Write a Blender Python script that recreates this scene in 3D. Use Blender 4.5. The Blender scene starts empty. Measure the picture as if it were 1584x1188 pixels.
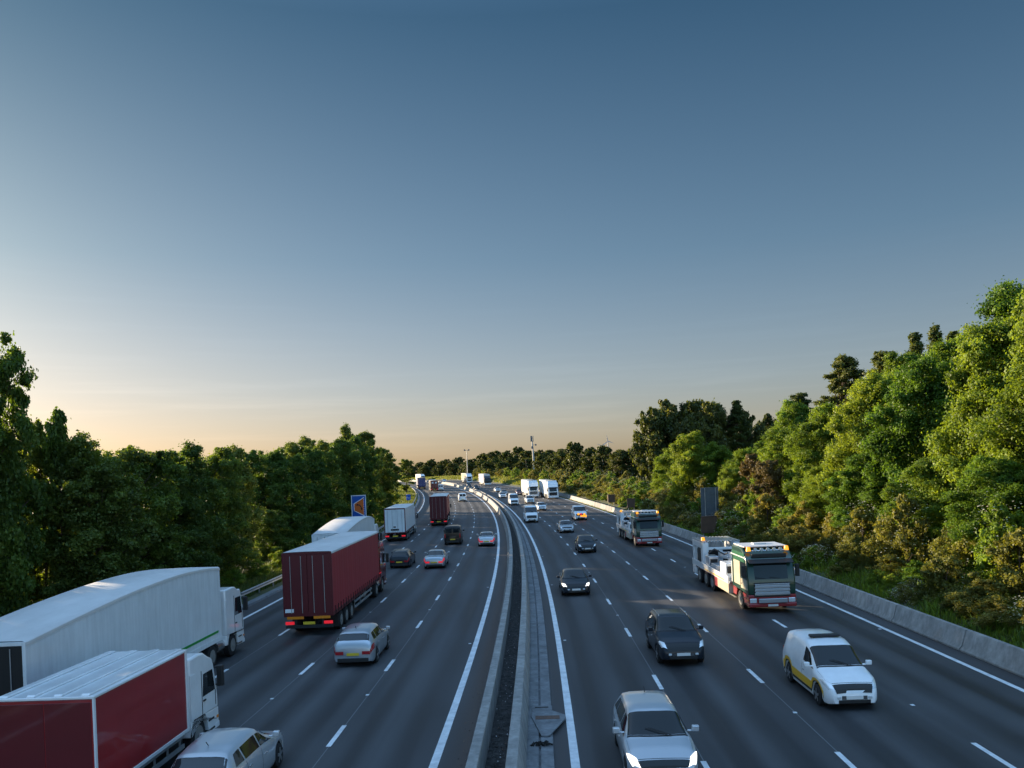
import bpy, math, random
import numpy as np
from math import radians, sin, cos, pi, sqrt, tan, atan, hypot
from mathutils import Vector, Matrix
random.seed(7); RNG = np.random.default_rng(7)
C = bpy.context.scene.collection
SC = bpy.context.scene

# ------------------------------------------------------------------ camera, sky, sun, exposure
CAM_H = 7.82
cam = bpy.data.cameras.new('camera'); cam_o = bpy.data.objects.new('camera', cam); C.objects.link(cam_o)
cam.sensor_width = 36; cam.lens = 1232.6/1584*36; cam.shift_y = (735.8-594)/1584
cam.clip_start = 0.3; cam.clip_end = 30000
ROLL = 0.0403
cam_o.matrix_world = Matrix.Translation((0, 0, CAM_H)) @ Matrix.Rotation(pi/2, 4, 'X') @ Matrix.Rotation(-ROLL, 4, 'Z')
SC.camera = cam_o
SUN_AZ = radians(-55)      # from straight ahead, negative = left
SUN_EL = radians(9.5)
world = bpy.data.worlds.new('World'); SC.world = world; world.use_nodes = True
nt = world.node_tree; nt.nodes.clear()
BACK_FILL = 2.6
SKY_G, SKY_S, SKY_C = .55, 1.15, (1.1, 1.1, 1.1)
sky = nt.nodes.new('ShaderNodeTexSky'); sky.sky_type = 'NISHITA'; sky.sun_disc = False
sky.sun_elevation = SUN_EL; sky.sun_rotation = SUN_AZ
sky.altitude = 50; sky.air_density = 1.0; sky.dust_density = 2.2; sky.ozone_density = 2.4
bg = nt.nodes.new('ShaderNodeBackground'); bg.inputs['Strength'].default_value = 0.15
wo = nt.nodes.new('ShaderNodeOutputWorld')
gm = nt.nodes.new('ShaderNodeGamma'); gm.inputs['Gamma'].default_value = SKY_G
hs_ = nt.nodes.new('ShaderNodeHueSaturation'); hs_.inputs['Saturation'].default_value = SKY_S
mu = nt.nodes.new('ShaderNodeMix'); mu.data_type = 'RGBA'; mu.blend_type = 'MULTIPLY'; mu.inputs['Factor'].default_value = 1; mu.inputs['B'].default_value = (*SKY_C, 1)
nt.links.new(sky.outputs[0], gm.inputs['Color']); nt.links.new(gm.outputs[0], hs_.inputs['Color']); nt.links.new(hs_.outputs[0], mu.inputs['A'])
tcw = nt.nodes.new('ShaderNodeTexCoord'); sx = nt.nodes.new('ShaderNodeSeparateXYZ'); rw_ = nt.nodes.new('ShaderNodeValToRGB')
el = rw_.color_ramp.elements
RAMP = [(0.0, (0.40, 0.348, 0.322)), (0.05, (0.385, 0.345, 0.336)), (0.11, (0.325, 0.322, 0.340)), (0.26, (0.190, 0.240, 0.278)), (0.5, (0.076, 0.136, 0.180)), (0.56, (0.1, 0.17, 0.23)), (0.76, (0.62, 0.74, 0.86)), (1.0, (0.72, 0.84, 0.95))]  # top stops brighten the overhead sky out of view, as added fill light
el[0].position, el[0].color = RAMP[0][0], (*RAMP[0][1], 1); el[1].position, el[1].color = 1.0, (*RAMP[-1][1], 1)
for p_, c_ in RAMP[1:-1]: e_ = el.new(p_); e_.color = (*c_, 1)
mu2 = nt.nodes.new('ShaderNodeMix'); mu2.data_type = 'RGBA'; mu2.blend_type = 'MULTIPLY'; mu2.inputs['Factor'].default_value = 1
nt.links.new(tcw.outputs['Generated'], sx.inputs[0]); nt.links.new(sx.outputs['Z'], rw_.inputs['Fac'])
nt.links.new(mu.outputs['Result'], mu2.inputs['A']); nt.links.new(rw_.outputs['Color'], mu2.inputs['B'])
# added fill: unseen sky behind the camera is brightened to lift shaded faces
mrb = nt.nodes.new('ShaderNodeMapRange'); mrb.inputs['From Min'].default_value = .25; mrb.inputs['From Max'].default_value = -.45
mrb.inputs['To Min'].default_value = 1.0; mrb.inputs['To Max'].default_value = BACK_FILL
mpc = nt.nodes.new('ShaderNodeMapping'); mpc.inputs['Scale'].default_value = (1.2, 1.2, 26); mpc.inputs['Rotation'].default_value = (0.03, -.04, 0)
ncl = nt.nodes.new('ShaderNodeTexNoise'); ncl.inputs['Scale'].default_value = 3.2; ncl.inputs['Detail'].default_value = 7; ncl.inputs['Roughness'].default_value = .6
rcl = nt.nodes.new('ShaderNodeValToRGB'); rcl.color_ramp.elements[0].position = .50; rcl.color_ramp.elements[0].color = (0, 0, 0, 1); rcl.color_ramp.elements[1].position = .75; rcl.color_ramp.elements[1].color = (1, 1, 1, 1)
zcl = nt.nodes.new('ShaderNodeValToRGB'); ze = zcl.color_ramp.elements; ze[0].position = .0; ze[0].color = (.10, .085, .08, 1); ze[1].position = .30; ze[1].color = (0, 0, 0, 1)
e5 = ze.new(.10); e5.color = (.085, .075, .07, 1); e6 = ze.new(.17); e6.color = (.03, .03, .03, 1)
mcl = nt.nodes.new('ShaderNodeMix'); mcl.data_type = 'RGBA'; mcl.blend_type = 'MULTIPLY'; mcl.inputs['Factor'].default_value = 1
ofs = nt.nodes.new('ShaderNodeVectorMath'); ofs.operation = 'ADD'; ofs.inputs[1].default_value = (1, 1, 1)
mxc = nt.nodes.new('ShaderNodeVectorMath'); mxc.operation = 'MULTIPLY'
nt.links.new(tcw.outputs['Generated'], mpc.inputs['Vector']); nt.links.new(mpc.outputs[0], ncl.inputs['Vector']); nt.links.new(ncl.outputs['Fac'], rcl.inputs['Fac'])
nt.links.new(sx.outputs['Z'], zcl.inputs['Fac']); nt.links.new(rcl.outputs[0], mcl.inputs['A']); nt.links.new(zcl.outputs[0], mcl.inputs['B'])
nt.links.new(mcl.outputs['Result'], ofs.inputs[0]); nt.links.new(ofs.outputs[0], mxc.inputs[0]); nt.links.new(mu2.outputs['Result'], mxc.inputs[1])
mu3 = nt.nodes.new('ShaderNodeVectorMath'); mu3.operation = 'SCALE'
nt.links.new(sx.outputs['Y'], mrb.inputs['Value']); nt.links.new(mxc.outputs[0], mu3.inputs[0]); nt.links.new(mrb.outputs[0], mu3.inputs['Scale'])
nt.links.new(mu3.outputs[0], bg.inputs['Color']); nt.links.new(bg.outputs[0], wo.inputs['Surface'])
sun = bpy.data.lights.new('sun', 'SUN'); sun.energy = 3.0; sun.angle = radians(0.6); sun.color = (1.0, 0.80, 0.55)
sun_o = bpy.data.objects.new('sun', sun); C.objects.link(sun_o)
sdir = Vector((sin(SUN_AZ)*cos(SUN_EL), cos(SUN_AZ)*cos(SUN_EL), sin(SUN_EL)))
sun_o.rotation_euler = sdir.to_track_quat('Z', 'Y').to_euler(); sun_o.location = sdir*100
SC.view_settings.view_transform = 'Standard'; SC.view_settings.look = 'None'
SC.view_settings.exposure = 2.2; SC.view_settings.gamma = 1.0
SC.cycles.use_denoising = True
SC.cycles.max_bounces = 6; SC.cycles.diffuse_bounces = 3; SC.cycles.glossy_bounces = 3
SC.cycles.transmission_bounces = 4; SC.cycles.transparent_max_bounces = 8
SC.cycles.use_adaptive_sampling = True; SC.cycles.adaptive_threshold = 0.02

# ------------------------------------------------------------------ road alignment
X0, TH, K = -1.444, .05095, .000744
SS = np.arange(-80, 5000, 1.0); I0 = 80
HH = TH - K*np.minimum(SS, 900)
def _cum(a):
    c = np.concatenate([[0], np.cumsum((a[1:]+a[:-1])/2)]); return c-c[I0]
SLOPE = np.interp(SS, [0, 200, 330, 500, 5000], [0, .0216, .0216, .002, 0])
CX = X0+_cum(np.sin(HH)); CY = _cum(np.cos(HH)); CZ = _cum(SLOPE); CZ = np.minimum(CZ, 7.0)
def P(s, o, z=0.0):
    h = np.interp(s, SS, HH)
    return np.array([np.interp(s, SS, CX)+o*np.cos(h), np.interp(s, SS, CY)-o*np.sin(h), np.interp(s, SS, CZ)+z]).T
def so(X, Y):
    d = (CX-X)**2+(CY-Y)**2; j = int(d.argmin()); h = HH[j]
    return SS[j]+(X-CX[j])*sin(h)+(Y-CY[j])*cos(h), (X-CX[j])*cos(h)-(Y-CY[j])*sin(h)
def bank(o):
    o = np.asarray(o, float)
    r = np.interp(o, [-400, -60, -30, -19.2, -17.7, -17.4, 18.2, 18.6, 20.5, 27, 60, 400, 6000],
                     [1.5, 1.0, .9, .25, .05, -.12, -.12, .25, .75, 1.6, .8, -1.0, -1.0])
    return r
def gz(X, Y):
    s, o = so(X, Y); return float(np.interp(s, SS, CZ)+bank(o))

# ------------------------------------------------------------------ materials
MATS = {}
def mat(name, color, rough=.5, metal=0., coat=0., spec=.5, emit=None, es=0., bump=None, var=None):
    if name in MATS: return MATS[name]
    m = bpy.data.materials.new(name); m.use_nodes = True; n = m.node_tree.nodes; l = m.node_tree.links
    b = n['Principled BSDF']; b.inputs['Base Color'].default_value = (*color, 1); b.inputs['Roughness'].default_value = rough
    b.inputs['Metallic'].default_value = metal; b.inputs['Coat Weight'].default_value = coat
    b.inputs['Coat Roughness'].default_value = .06; b.inputs['Specular IOR Level'].default_value = spec
    if emit: b.inputs['Emission Color'].default_value = (*emit, 1); b.inputs['Emission Strength'].default_value = es
    if var:   # (scale, amount): large soft dirt variation on object coordinates
        tc = n.new('ShaderNodeTexCoord'); no = n.new('ShaderNodeTexNoise'); no.inputs['Scale'].default_value = var[0]
        no.inputs['Detail'].default_value = 6; no.inputs['Roughness'].default_value = .65
        cr = n.new('ShaderNodeValToRGB'); cr.color_ramp.elements[0].position = .3; cr.color_ramp.elements[1].position = .72
        cr.color_ramp.elements[0].color = tuple(c*(1-var[1]) for c in color)+(1,)
        cr.color_ramp.elements[1].color = tuple(min(1, c*(1+var[1]*.5)) for c in color)+(1,)
        l.new(tc.outputs['Object'], no.inputs['Vector']); l.new(no.outputs['Fac'], cr.inputs['Fac']); l.new(cr.outputs['Color'], b.inputs['Base Color'])
    if bump:
        tc = n.new('ShaderNodeTexCoord'); no = n.new('ShaderNodeTexNoise'); no.inputs['Scale'].default_value = bump[0]; no.inputs['Detail'].default_value = 4
        bp = n.new('ShaderNodeBump'); bp.inputs['Strength'].default_value = bump[1]; bp.inputs['Distance'].default_value = bump[2]
        l.new(tc.outputs['Object'], no.inputs['Vector']); l.new(no.outputs['Fac'], bp.inputs['Height']); l.new(bp.outputs['Normal'], b.inputs['Normal'])
    MATS[name] = m; return m
def paint(name, c, rough=.32, coat=.8): return mat('paint_'+name, c, rough, 0., coat, .5 if coat > .5 else .3, var=(1.3, .12))
M_glass = mat('vehicle_glass', (.012, .016, .018), .05, 0, 0, .6)
M_rubber = mat('tyre_rubber', (.012, .012, .013), .85)
M_rim = mat('wheel_alloy', (.38, .39, .40), .35, .8)
M_rimd = mat('wheel_steel', (.25, .25, .24), .6, .3)
M_black = mat('black_plastic', (.014, .015, .016), .55)
M_under = mat('underbody', (.01, .01, .01), .9)
M_chrome = mat('bright_metal', (.62, .63, .64), .25, .9)
M_steel = mat('galvanised_steel', (.36, .38, .39), .5, .6, var=(2, .2))
M_lamp = mat('lamp_glass', (.75, .77, .78), .12, .3, 1)
M_lampon = mat('lit_headlamp', (.9, .86, .78), .2, 0, 0, .5, (1, .93, .80), .45)
M_tail = mat('red_lens', (.35, .008, .012), .25, 0, 1)
M_brake = mat('lit_brake_lamp', (.6, .01, .02), .3, 0, 0, .5, (1, .03, .05), .11)
M_amber = mat('amber_lens', (.8, .26, .01), .3, 0, .5, .5, (1, .36, .02), .30)
M_ambers = mat('amber_marker', (.7, .22, .01), .35, 0, .5)
M_ply = mat('yellow_number_plate', (.62, .45, .03), .5)
M_plw = mat('white_number_plate', (.7, .7, .68), .5)
M_white = paint('white', (.80, .82, .83)); M_silver = mat('paint_silver', (.42, .45, .48), .3, .55, .8)
M_palesilver = mat('paint_pale_silver', (.50, .53, .56), .28, .4, .8)
M_dark = paint('dark_blue_grey', (.012, .016, .024), .3, .35); M_blackp = paint('black', (.006, .006, .007), .3, .25)
M_red = paint('red', (.30, .012, .016), .4); M_green = paint('green', (.012, .12, .05), .35)
M_darkred = paint('dark_red', (.12, .008, .012)); M_navy = paint('navy', (.025, .03, .10))
M_cream = paint('cream', (.62, .56, .42))
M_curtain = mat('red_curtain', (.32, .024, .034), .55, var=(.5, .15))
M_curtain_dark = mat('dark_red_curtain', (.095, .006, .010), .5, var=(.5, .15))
M_bluecurt = mat('blue_curtain', (.05, .055, .17), .55, var=(.5, .2))
M_roofw = mat('trailer_roof', (.68, .67, .65), .5, var=(.35, .3))
M_trailerw = mat('trailer_white_panel', (.74, .79, .81), .35, 0, .3, var=(.4, .08))
M_green_line = mat('green_stripe', (.02, .30, .05), .4)
M_hivis = mat('yellow_stripe', (.72, .42, .02), .45)
M_brown = mat('brown_cabinet', (.10, .055, .035), .6, var=(2, .3))
M_wood = mat('weathered_wood', (.12, .09, .065), .85, var=(3, .4))
M_signblue = mat('sign_blue', (.006, .09, .42), .4); M_signwhite = mat('sign_white', (.75, .78, .8), .4)
M_signorange = mat('sign_orange', (.62, .13, .02), .5); M_signback = mat('sign_back', (.11, .14, .17), .5, .3, var=(2, .2))
M_turb = mat('turbine_white', (.4, .4, .42), .5)
M_bark = mat('bark', (.075, .055, .04), .9, bump=(9, .6, .03), var=(3, .4))

def asphalt():
    m = bpy.data.materials.new('asphalt'); m.use_nodes = True; n = m.node_tree.nodes; l = m.node_tree.links
    b = n['Principled BSDF']; b.inputs['Specular IOR Level'].default_value = .5
    uv = n.new('ShaderNodeUVMap'); uv.uv_map = 'road'
    at = n.new('ShaderNodeAttribute'); at.attribute_name = 'wear'
    ad = n.new('ShaderNodeAttribute'); ad.attribute_name = 'dirt'
    mp = n.new('ShaderNodeMapping'); mp.inputs['Scale'].default_value = (1.1, .03, 1)
    n1 = n.new('ShaderNodeTexNoise'); n1.inputs['Scale'].default_value = 1.6; n1.inputs['Detail'].default_value = 7
    n2 = n.new('ShaderNodeTexNoise'); n2.inputs['Scale'].default_value = 22; n2.inputs['Detail'].default_value = 5; n2.inputs['Roughness'].default_value = .8
    n3 = n.new('ShaderNodeTexNoise'); n3.inputs['Scale'].default_value = .12; n3.inputs['Detail'].default_value = 5
    l.new(uv.outputs[0], mp.inputs['Vector']); l.new(mp.outputs[0], n1.inputs['Vector'])
    l.new(uv.outputs[0], n2.inputs['Vector']); l.new(uv.outputs[0], n3.inputs['Vector'])
    def ma(op, a, bb, c=None):
        q = n.new('ShaderNodeMath'); q.operation = op
        for i, v in enumerate((a, bb, c)):
            if v is None: continue
            if isinstance(v, (int, float)): q.inputs[i].default_value = v
            else: l.new(v, q.inputs[i])
        return q.outputs[0]
    s1 = ma('MULTIPLY_ADD', n1.outputs['Fac'], .95, -.20)
    s2 = ma('MULTIPLY_ADD', n2.outputs['Fac'], 1.5, -.75)
    s3 = ma('MULTIPLY_ADD', n3.outputs['Fac'], 1.0, -.50)
    v = ma('ADD', ma('ADD', s1, s2), ma('ADD', s3, ma('MULTIPLY', at.outputs['Fac'], .6)))
    cr = n.new('ShaderNodeValToRGB'); e = cr.color_ramp.elements
    e[0].position = .0; e[0].color = (.016, .016, .018, 1); e[1].position = 1.0; e[1].color = (.088, .089, .093, 1)
    l.new(v, cr.inputs['Fac'])
    mx = n.new('ShaderNodeMix'); mx.data_type = 'RGBA'; mx.inputs['B'].default_value = (.075, .05, .038, 1)
    l.new(ma('MULTIPLY', ad.outputs['Fac'], ma('MULTIPLY_ADD', n1.outputs['Fac'], 1.3, .05)), mx.inputs['Factor']); l.new(cr.outputs['Color'], mx.inputs['A'])
    l.new(mx.outputs['Result'], b.inputs['Base Color'])
    l.new(ma('MULTIPLY_ADD', v, .25, .58), b.inputs['Roughness'])
    bp = n.new('ShaderNodeBump'); bp.inputs['Strength'].default_value = .35; bp.inputs['Distance'].default_value = .01
    l.new(n2.outputs['Fac'], bp.inputs['Height']); l.new(bp.outputs['Normal'], b.inputs['Normal'])
    return m
def worn(name, c1, c2, scale, thr=.5, rough=.7, bump=.3, stretch=(1, 1, 1), coord='Object', streak=0):
    m = bpy.data.materials.new(name); m.use_nodes = True; n = m.node_tree.nodes; l = m.node_tree.links
    b = n['Principled BSDF']; b.inputs['Roughness'].default_value = rough
    tc = n.new('ShaderNodeTexCoord'); mp = n.new('ShaderNodeMapping'); mp.inputs['Scale'].default_value = stretch
    no = n.new('ShaderNodeTexNoise'); no.inputs['Scale'].default_value = scale; no.inputs['Detail'].default_value = 8; no.inputs['Roughness'].default_value = .7
    cr = n.new('ShaderNodeValToRGB'); cr.color_ramp.elements[0].position = thr-.18; cr.color_ramp.elements[1].position = thr+.18
    cr.color_ramp.elements[0].color = (*c1, 1); cr.color_ramp.elements[1].color = (*c2, 1)
    l.new(tc.outputs[coord], mp.inputs['Vector']); l.new(mp.outputs[0], no.inputs['Vector']); l.new(no.outputs['Fac'], cr.inputs['Fac'])
    out = cr.outputs['Color']
    if streak:
        m2 = n.new('ShaderNodeMapping'); m2.inputs['Scale'].default_value = (2.2, 2.2, .25)
        n2 = n.new('ShaderNodeTexNoise'); n2.inputs['Scale'].default_value = 2.5; n2.inputs['Detail'].default_value = 5
        c2r = n.new('ShaderNodeValToRGB'); c2r.color_ramp.elements[0].position = .35; c2r.color_ramp.elements[1].position = .62
        c2r.color_ramp.elements[0].color = (1-streak, 1-streak, 1-streak, 1); c2r.color_ramp.elements[1].color = (1, 1, 1, 1)
        mm = n.new('ShaderNodeMix'); mm.data_type = 'RGBA'; mm.blend_type = 'MULTIPLY'; mm.inputs['Factor'].default_value = 1
        l.new(tc.outputs[coord], m2.inputs['Vector']); l.new(m2.outputs[0], n2.inputs['Vector']); l.new(n2.outputs['Fac'], c2r.inputs['Fac'])
        l.new(out, mm.inputs['A']); l.new(c2r.outputs['Color'], mm.inputs['B']); out = mm.outputs['Result']
    l.new(out, b.inputs['Base Color'])
    nb = n.new('ShaderNodeTexNoise'); nb.inputs['Scale'].default_value = scale*8; nb.inputs['Detail'].default_value = 4
    bp = n.new('ShaderNodeBump'); bp.inputs['Strength'].default_value = bump; bp.inputs['Distance'].default_value = .02
    l.new(tc.outputs[coord], nb.inputs['Vector']); l.new(nb.outputs['Fac'], bp.inputs['Height']); l.new(bp.outputs['Normal'], b.inputs['Normal'])
    return m
M_asphalt = asphalt()
M_mark = worn('road_paint', (.42, .44, .45), (.74, .76, .77), 2.2, .42, .6, .15)
M_conc = worn('concrete', (.20, .195, .185), (.36, .35, .33), 1.6, .5, .8, .3, streak=.22)
M_conc2 = worn('concrete_pale', (.25, .24, .225), (.42, .40, .37), 1.3, .5, .8, .3, streak=.30)
M_conc3 = worn('concrete_stained', (.17, .165, .15), (.34, .325, .30), 1.9, .52, .8, .3, streak=.35)
M_conc_dark = worn('dark_concrete', (.10, .105, .11), (.24, .25, .26), 1.4, .5, .8, .4, streak=.2)
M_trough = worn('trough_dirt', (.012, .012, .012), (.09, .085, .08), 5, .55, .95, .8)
M_ground = worn('verge_ground', (.035, .045, .018), (.075, .085, .03), .6, .5, .95, .6)
M_rust = worn('rust', (.06, .045, .035), (.16, .085, .06), 6, .5, .8, .3)
M_debris = mat('debris_black', (.012, .011, .010), .9)

M_trailerw = worn('trailer_white_side', (.66, .71, .73), (.76, .81, .83), .7, .5, .38, .03, streak=.10)
M_roofw = worn('trailer_roof_sheet', (.52, .51, .49), (.70, .69, .67), .55, .5, .55, .05, stretch=(1, .5, 1))
def leaf_mat(name, dark, light, trans=.35, sat=1.0):
    m = bpy.data.materials.new(name); m.use_nodes = True; n = m.node_tree.nodes; l = m.node_tree.links
    b = n['Principled BSDF']; b.inputs['Roughness'].default_value = .55; b.inputs['Specular IOR Level'].default_value = .35
    at = n.new('ShaderNodeAttribute'); at.attribute_name = 'tint'
    oi = n.new('ShaderNodeObjectInfo')
    cr = n.new('ShaderNodeValToRGB'); cr.color_ramp.elements[0].color = (*dark, 1); cr.color_ramp.elements[1].color = (*light, 1)
    l.new(at.outputs['Fac'], cr.inputs['Fac'])
    hs = n.new('ShaderNodeHueSaturation'); l.new(cr.outputs['Color'], hs.inputs['Color'])
    mr = n.new('ShaderNodeMapRange'); mr.inputs['To Min'].default_value = .475; mr.inputs['To Max'].default_value = .52
    l.new(oi.outputs['Random'], mr.inputs['Value']); l.new(mr.outputs[0], hs.inputs['Hue'])
    mv = n.new('ShaderNodeMapRange'); mv.inputs['To Min'].default_value = 1.25; mv.inputs['To Max'].default_value = .8
    l.new(oi.outputs['Random'], mv.inputs['Value']); l.new(mv.outputs[0], hs.inputs['Value'])
    tr = n.new('ShaderNodeBsdfTranslucent'); tm = n.new('ShaderNodeMix'); tm.data_type = 'RGBA'; tm.blend_type = 'MULTIPLY'; tm.inputs['Factor'].default_value = 1
    tm.inputs['B'].default_value = (1.5, 1.35, .45, 1); l.new(hs.outputs[0], tm.inputs['A']); l.new(tm.outputs['Result'], tr.inputs['Color'])
    l.new(hs.outputs[0], b.inputs['Base Color'])
    ms = n.new('ShaderNodeMixShader'); ms.inputs[0].default_value = trans
    l.new(b.outputs[0], ms.inputs[1]); l.new(tr.outputs[0], ms.inputs[2]); l.new(ms.outputs[0], n['Material Output'].inputs['Surface'])
    return m
M_leaf_l = leaf_mat('leaves_deep_green', (.048, .086, .018), (.155, .235, .045), .48)
M_leaf_m = leaf_mat('leaves_mid_green', (.055, .090, .02), (.16, .23, .05), .45)
M_leaf_r = leaf_mat('leaves_bright_green', (.060, .115, .014), (.19, .295, .036), .48)
M_leaf_p = leaf_mat('leaves_dull_green', (.05, .075, .022), (.13, .16, .045), .38)
M_leaf_b = leaf_mat('leaves_olive', (.09, .10, .02), (.24, .24, .055), .42)
M_leaf_f = leaf_mat('leaves_far', (.035, .052, .016), (.11, .135, .035), .38)
M_leaf_brown = leaf_mat('leaves_brownish', (.06, .045, .018), (.14, .11, .035), .3)
M_grass = leaf_mat('grass_blades', (.06, .09, .018), (.17, .20, .045), .4)
M_flower = mat('cream_blossom', (.62, .58, .40), .8)

# ------------------------------------------------------------------ mesh helpers
def tag(o, label=None, cat=None, group=None, kind=None):
    if label: o['label'] = label
    if cat: o['category'] = cat
    if group: o['group'] = group
    if kind: o['kind'] = kind
    return o
def empty(name, loc=(0, 0, 0), rz=0):
    o = bpy.data.objects.new(name, None); C.objects.link(o); o.location = loc; o.rotation_euler = (0, 0, rz); o.empty_display_size = .3
    return o
def copy_tree(o, parent=None):
    c = o.copy(); C.objects.link(c); c.parent = parent
    for ch in o.children: copy_tree(ch, c)
    return c
class MB:
    def __init__(s): s.v = []; s.f = []; s.m = []
    def add(s, vs, fs, mi=0):
        b = len(s.v); s.v += [tuple(map(float, v)) for v in vs]; s.f += [tuple(b+i for i in f) for f in fs]; s.m += [mi]*len(fs); return s
    def box(s, x0, x1, y0, y1, z0, z1, mi=0):
        v = [(x0, y0, z0), (x1, y0, z0), (x1, y1, z0), (x0, y1, z0), (x0, y0, z1), (x1, y0, z1), (x1, y1, z1), (x0, y1, z1)]
        return s.add(v, [(0, 3, 2, 1), (4, 5, 6, 7), (0, 1, 5, 4), (1, 2, 6, 5), (2, 3, 7, 6), (3, 0, 4, 7)], mi)
    def prism(s, pts, x0, x1, mi=0):   # polygon in (y,z) extruded over x; points counter-clockwise seen from +x
        n = len(pts); v = [(x0, a, b) for a, b in pts]+[(x1, a, b) for a, b in pts]
        f = [tuple(range(n-1, -1, -1)), tuple(range(n, 2*n))]+[(i, (i+1) % n, n+(i+1) % n, n+i) for i in range(n)]
        return s.add(v, f, mi)
    def prismz(s, pts, z0, z1, mi=0):  # polygon in (x,y)
        n = len(pts); v = [(a, b, z0) for a, b in pts]+[(a, b, z1) for a, b in pts]
        f = [tuple(range(n-1, -1, -1)), tuple(range(n, 2*n))]+[(i, (i+1) % n, n+(i+1) % n, n+i) for i in range(n)]
        return s.add(v, f, mi)
    def prismy(s, pts, y0, y1, mi=0):  # polygon in (x,z)
        n = len(pts); v = [(a, y0, b) for a, b in pts]+[(a, y1, b) for a, b in pts]
        f = [tuple(range(n)), tuple(range(2*n-1, n-1, -1))]+[(i, n+i, n+(i+1) % n, (i+1) % n) for i in range(n)]
        return s.add(v, f, mi)
    def tube(s, pts, r, n=8, mi=0, cap=True):
        pts = [Vector(p) for p in pts]; rs = r if isinstance(r, (list, tuple)) else [r]*len(pts)
        vs = []; fs = []
        up = None
        for i, p in enumerate(pts):
            d = (pts[min(i+1, len(pts)-1)]-pts[max(i-1, 0)]).normalized()
            if up is None or abs(up.dot(d)) > .95: up = Vector((0, 0, 1)) if abs(d.z) < .9 else Vector((1, 0, 0))
            a = d.cross(up).normalized(); b = d.cross(a).normalized(); up = -b if False else up
            for k in range(n):
                t = 2*pi*k/n; vs.append(p+a*cos(t)*rs[i]+b*sin(t)*rs[i])
        for i in range(len(pts)-1):
            for k in range(n):
                fs.append((i*n+k, i*n+(k+1) % n, (i+1)*n+(k+1) % n, (i+1)*n+k))
        if cap: fs += [tuple(range(n-1, -1, -1)), tuple((len(pts)-1)*n+k for k in range(n))]
        return s.add(vs, fs, mi)
    def grid(s, G, mi=0, flip=False):
        a, b = len(G), len(G[0]); v = [p for row in G for p in row]; f = []
        for i in range(a-1):
            for j in range(b-1):
                q = (i*b+j, i*b+j+1, (i+1)*b+j+1, (i+1)*b+j); f.append(q[::-1] if flip else q)
        return s.add(v, f, mi)
    def build(s, name, mats, parent=None, bevel=0, smooth=None, seg=2):
        me = bpy.data.meshes.new(name); me.from_pydata(s.v, [], s.f)
        if not isinstance(mats, (list, tuple)): mats = [mats]
        for m in mats: me.materials.append(m)
        if len(mats) > 1: me.polygons.foreach_set('material_index', s.m)
        if smooth is not None:
            me.polygons.foreach_set('use_smooth', [True]*len(me.polygons)); me.set_sharp_from_angle(angle=radians(smooth))
        me.update(); o = bpy.data.objects.new(name, me); C.objects.link(o); o.parent = parent
        if bevel:
            md = o.modifiers.new('bevel', 'BEVEL'); md.width = bevel; md.segments = seg; md.limit_method = 'ANGLE'; md.angle_limit = radians(40); md.harden_normals = False
        return o
def np_mesh(name, V, F, mats, attrs=None, smooth=False, midx=None):
    V = np.asarray(V, np.float32); F = np.asarray(F, np.int32); k = F.shape[1]
    me = bpy.data.meshes.new(name); me.vertices.add(len(V)); me.vertices.foreach_set('co', V.ravel())
    me.loops.add(F.size); me.loops.foreach_set('vertex_index', F.ravel())
    me.polygons.add(len(F)); me.polygons.foreach_set('loop_start', np.arange(0, F.size, k, dtype=np.int32))
    try: me.polygons.foreach_set('loop_total', np.full(len(F), k, np.int32))
    except Exception: pass
    for m in (mats if isinstance(mats, (list, tuple)) else [mats]): me.materials.append(m)
    if midx is not None: me.polygons.foreach_set('material_index', np.asarray(midx, np.int32))
    me.update(calc_edges=True)
    for nme, a in (attrs or {}).items():
        at = me.attributes.new(nme, 'FLOAT', 'POINT'); at.data.foreach_set('value', np.asarray(a, np.float32))
    if smooth: me.polygons.foreach_set('use_smooth', np.ones(len(F), bool))
    return me
def obj(name, me, parent=None, loc=(0, 0, 0)):
    o = bpy.data.objects.new(name, me); C.objects.link(o); o.parent = parent; o.location = loc; return o
def ribbon_grid(prof, s0, s1, step=2.0):
    n = max(2, int(round((s1-s0)/step))+1); ss = np.linspace(s0, s1, n)
    return ss, np.stack([P(ss, o, z) for o, z in prof], 1)   # n x k x 3
def ribbon(name, prof, s0, s1, m, step=2.0, closed=True, cap=True, parent=None, smooth=None, origin=None, mb=None):
    ss, G = ribbon_grid(prof, s0, s1, step)
    if origin is not None: G = G-np.array(origin)
    mb2 = mb or MB(); n, k = G.shape[:2]; v = G.reshape(-1, 3).tolist(); f = []
    for i in range(n-1):
        for j in range(k if closed else k-1):
            a = i*k+j; b = i*k+(j+1) % k; f.append((a, a+k, b+k, b))
    if closed and cap: f += [tuple(range(k)), tuple((n-1)*k+j for j in range(k-1, -1, -1))]
    mb2.add(v, f)
    if mb is not None: return mb
    return mb2.build(name, m, parent, smooth=smooth)

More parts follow.
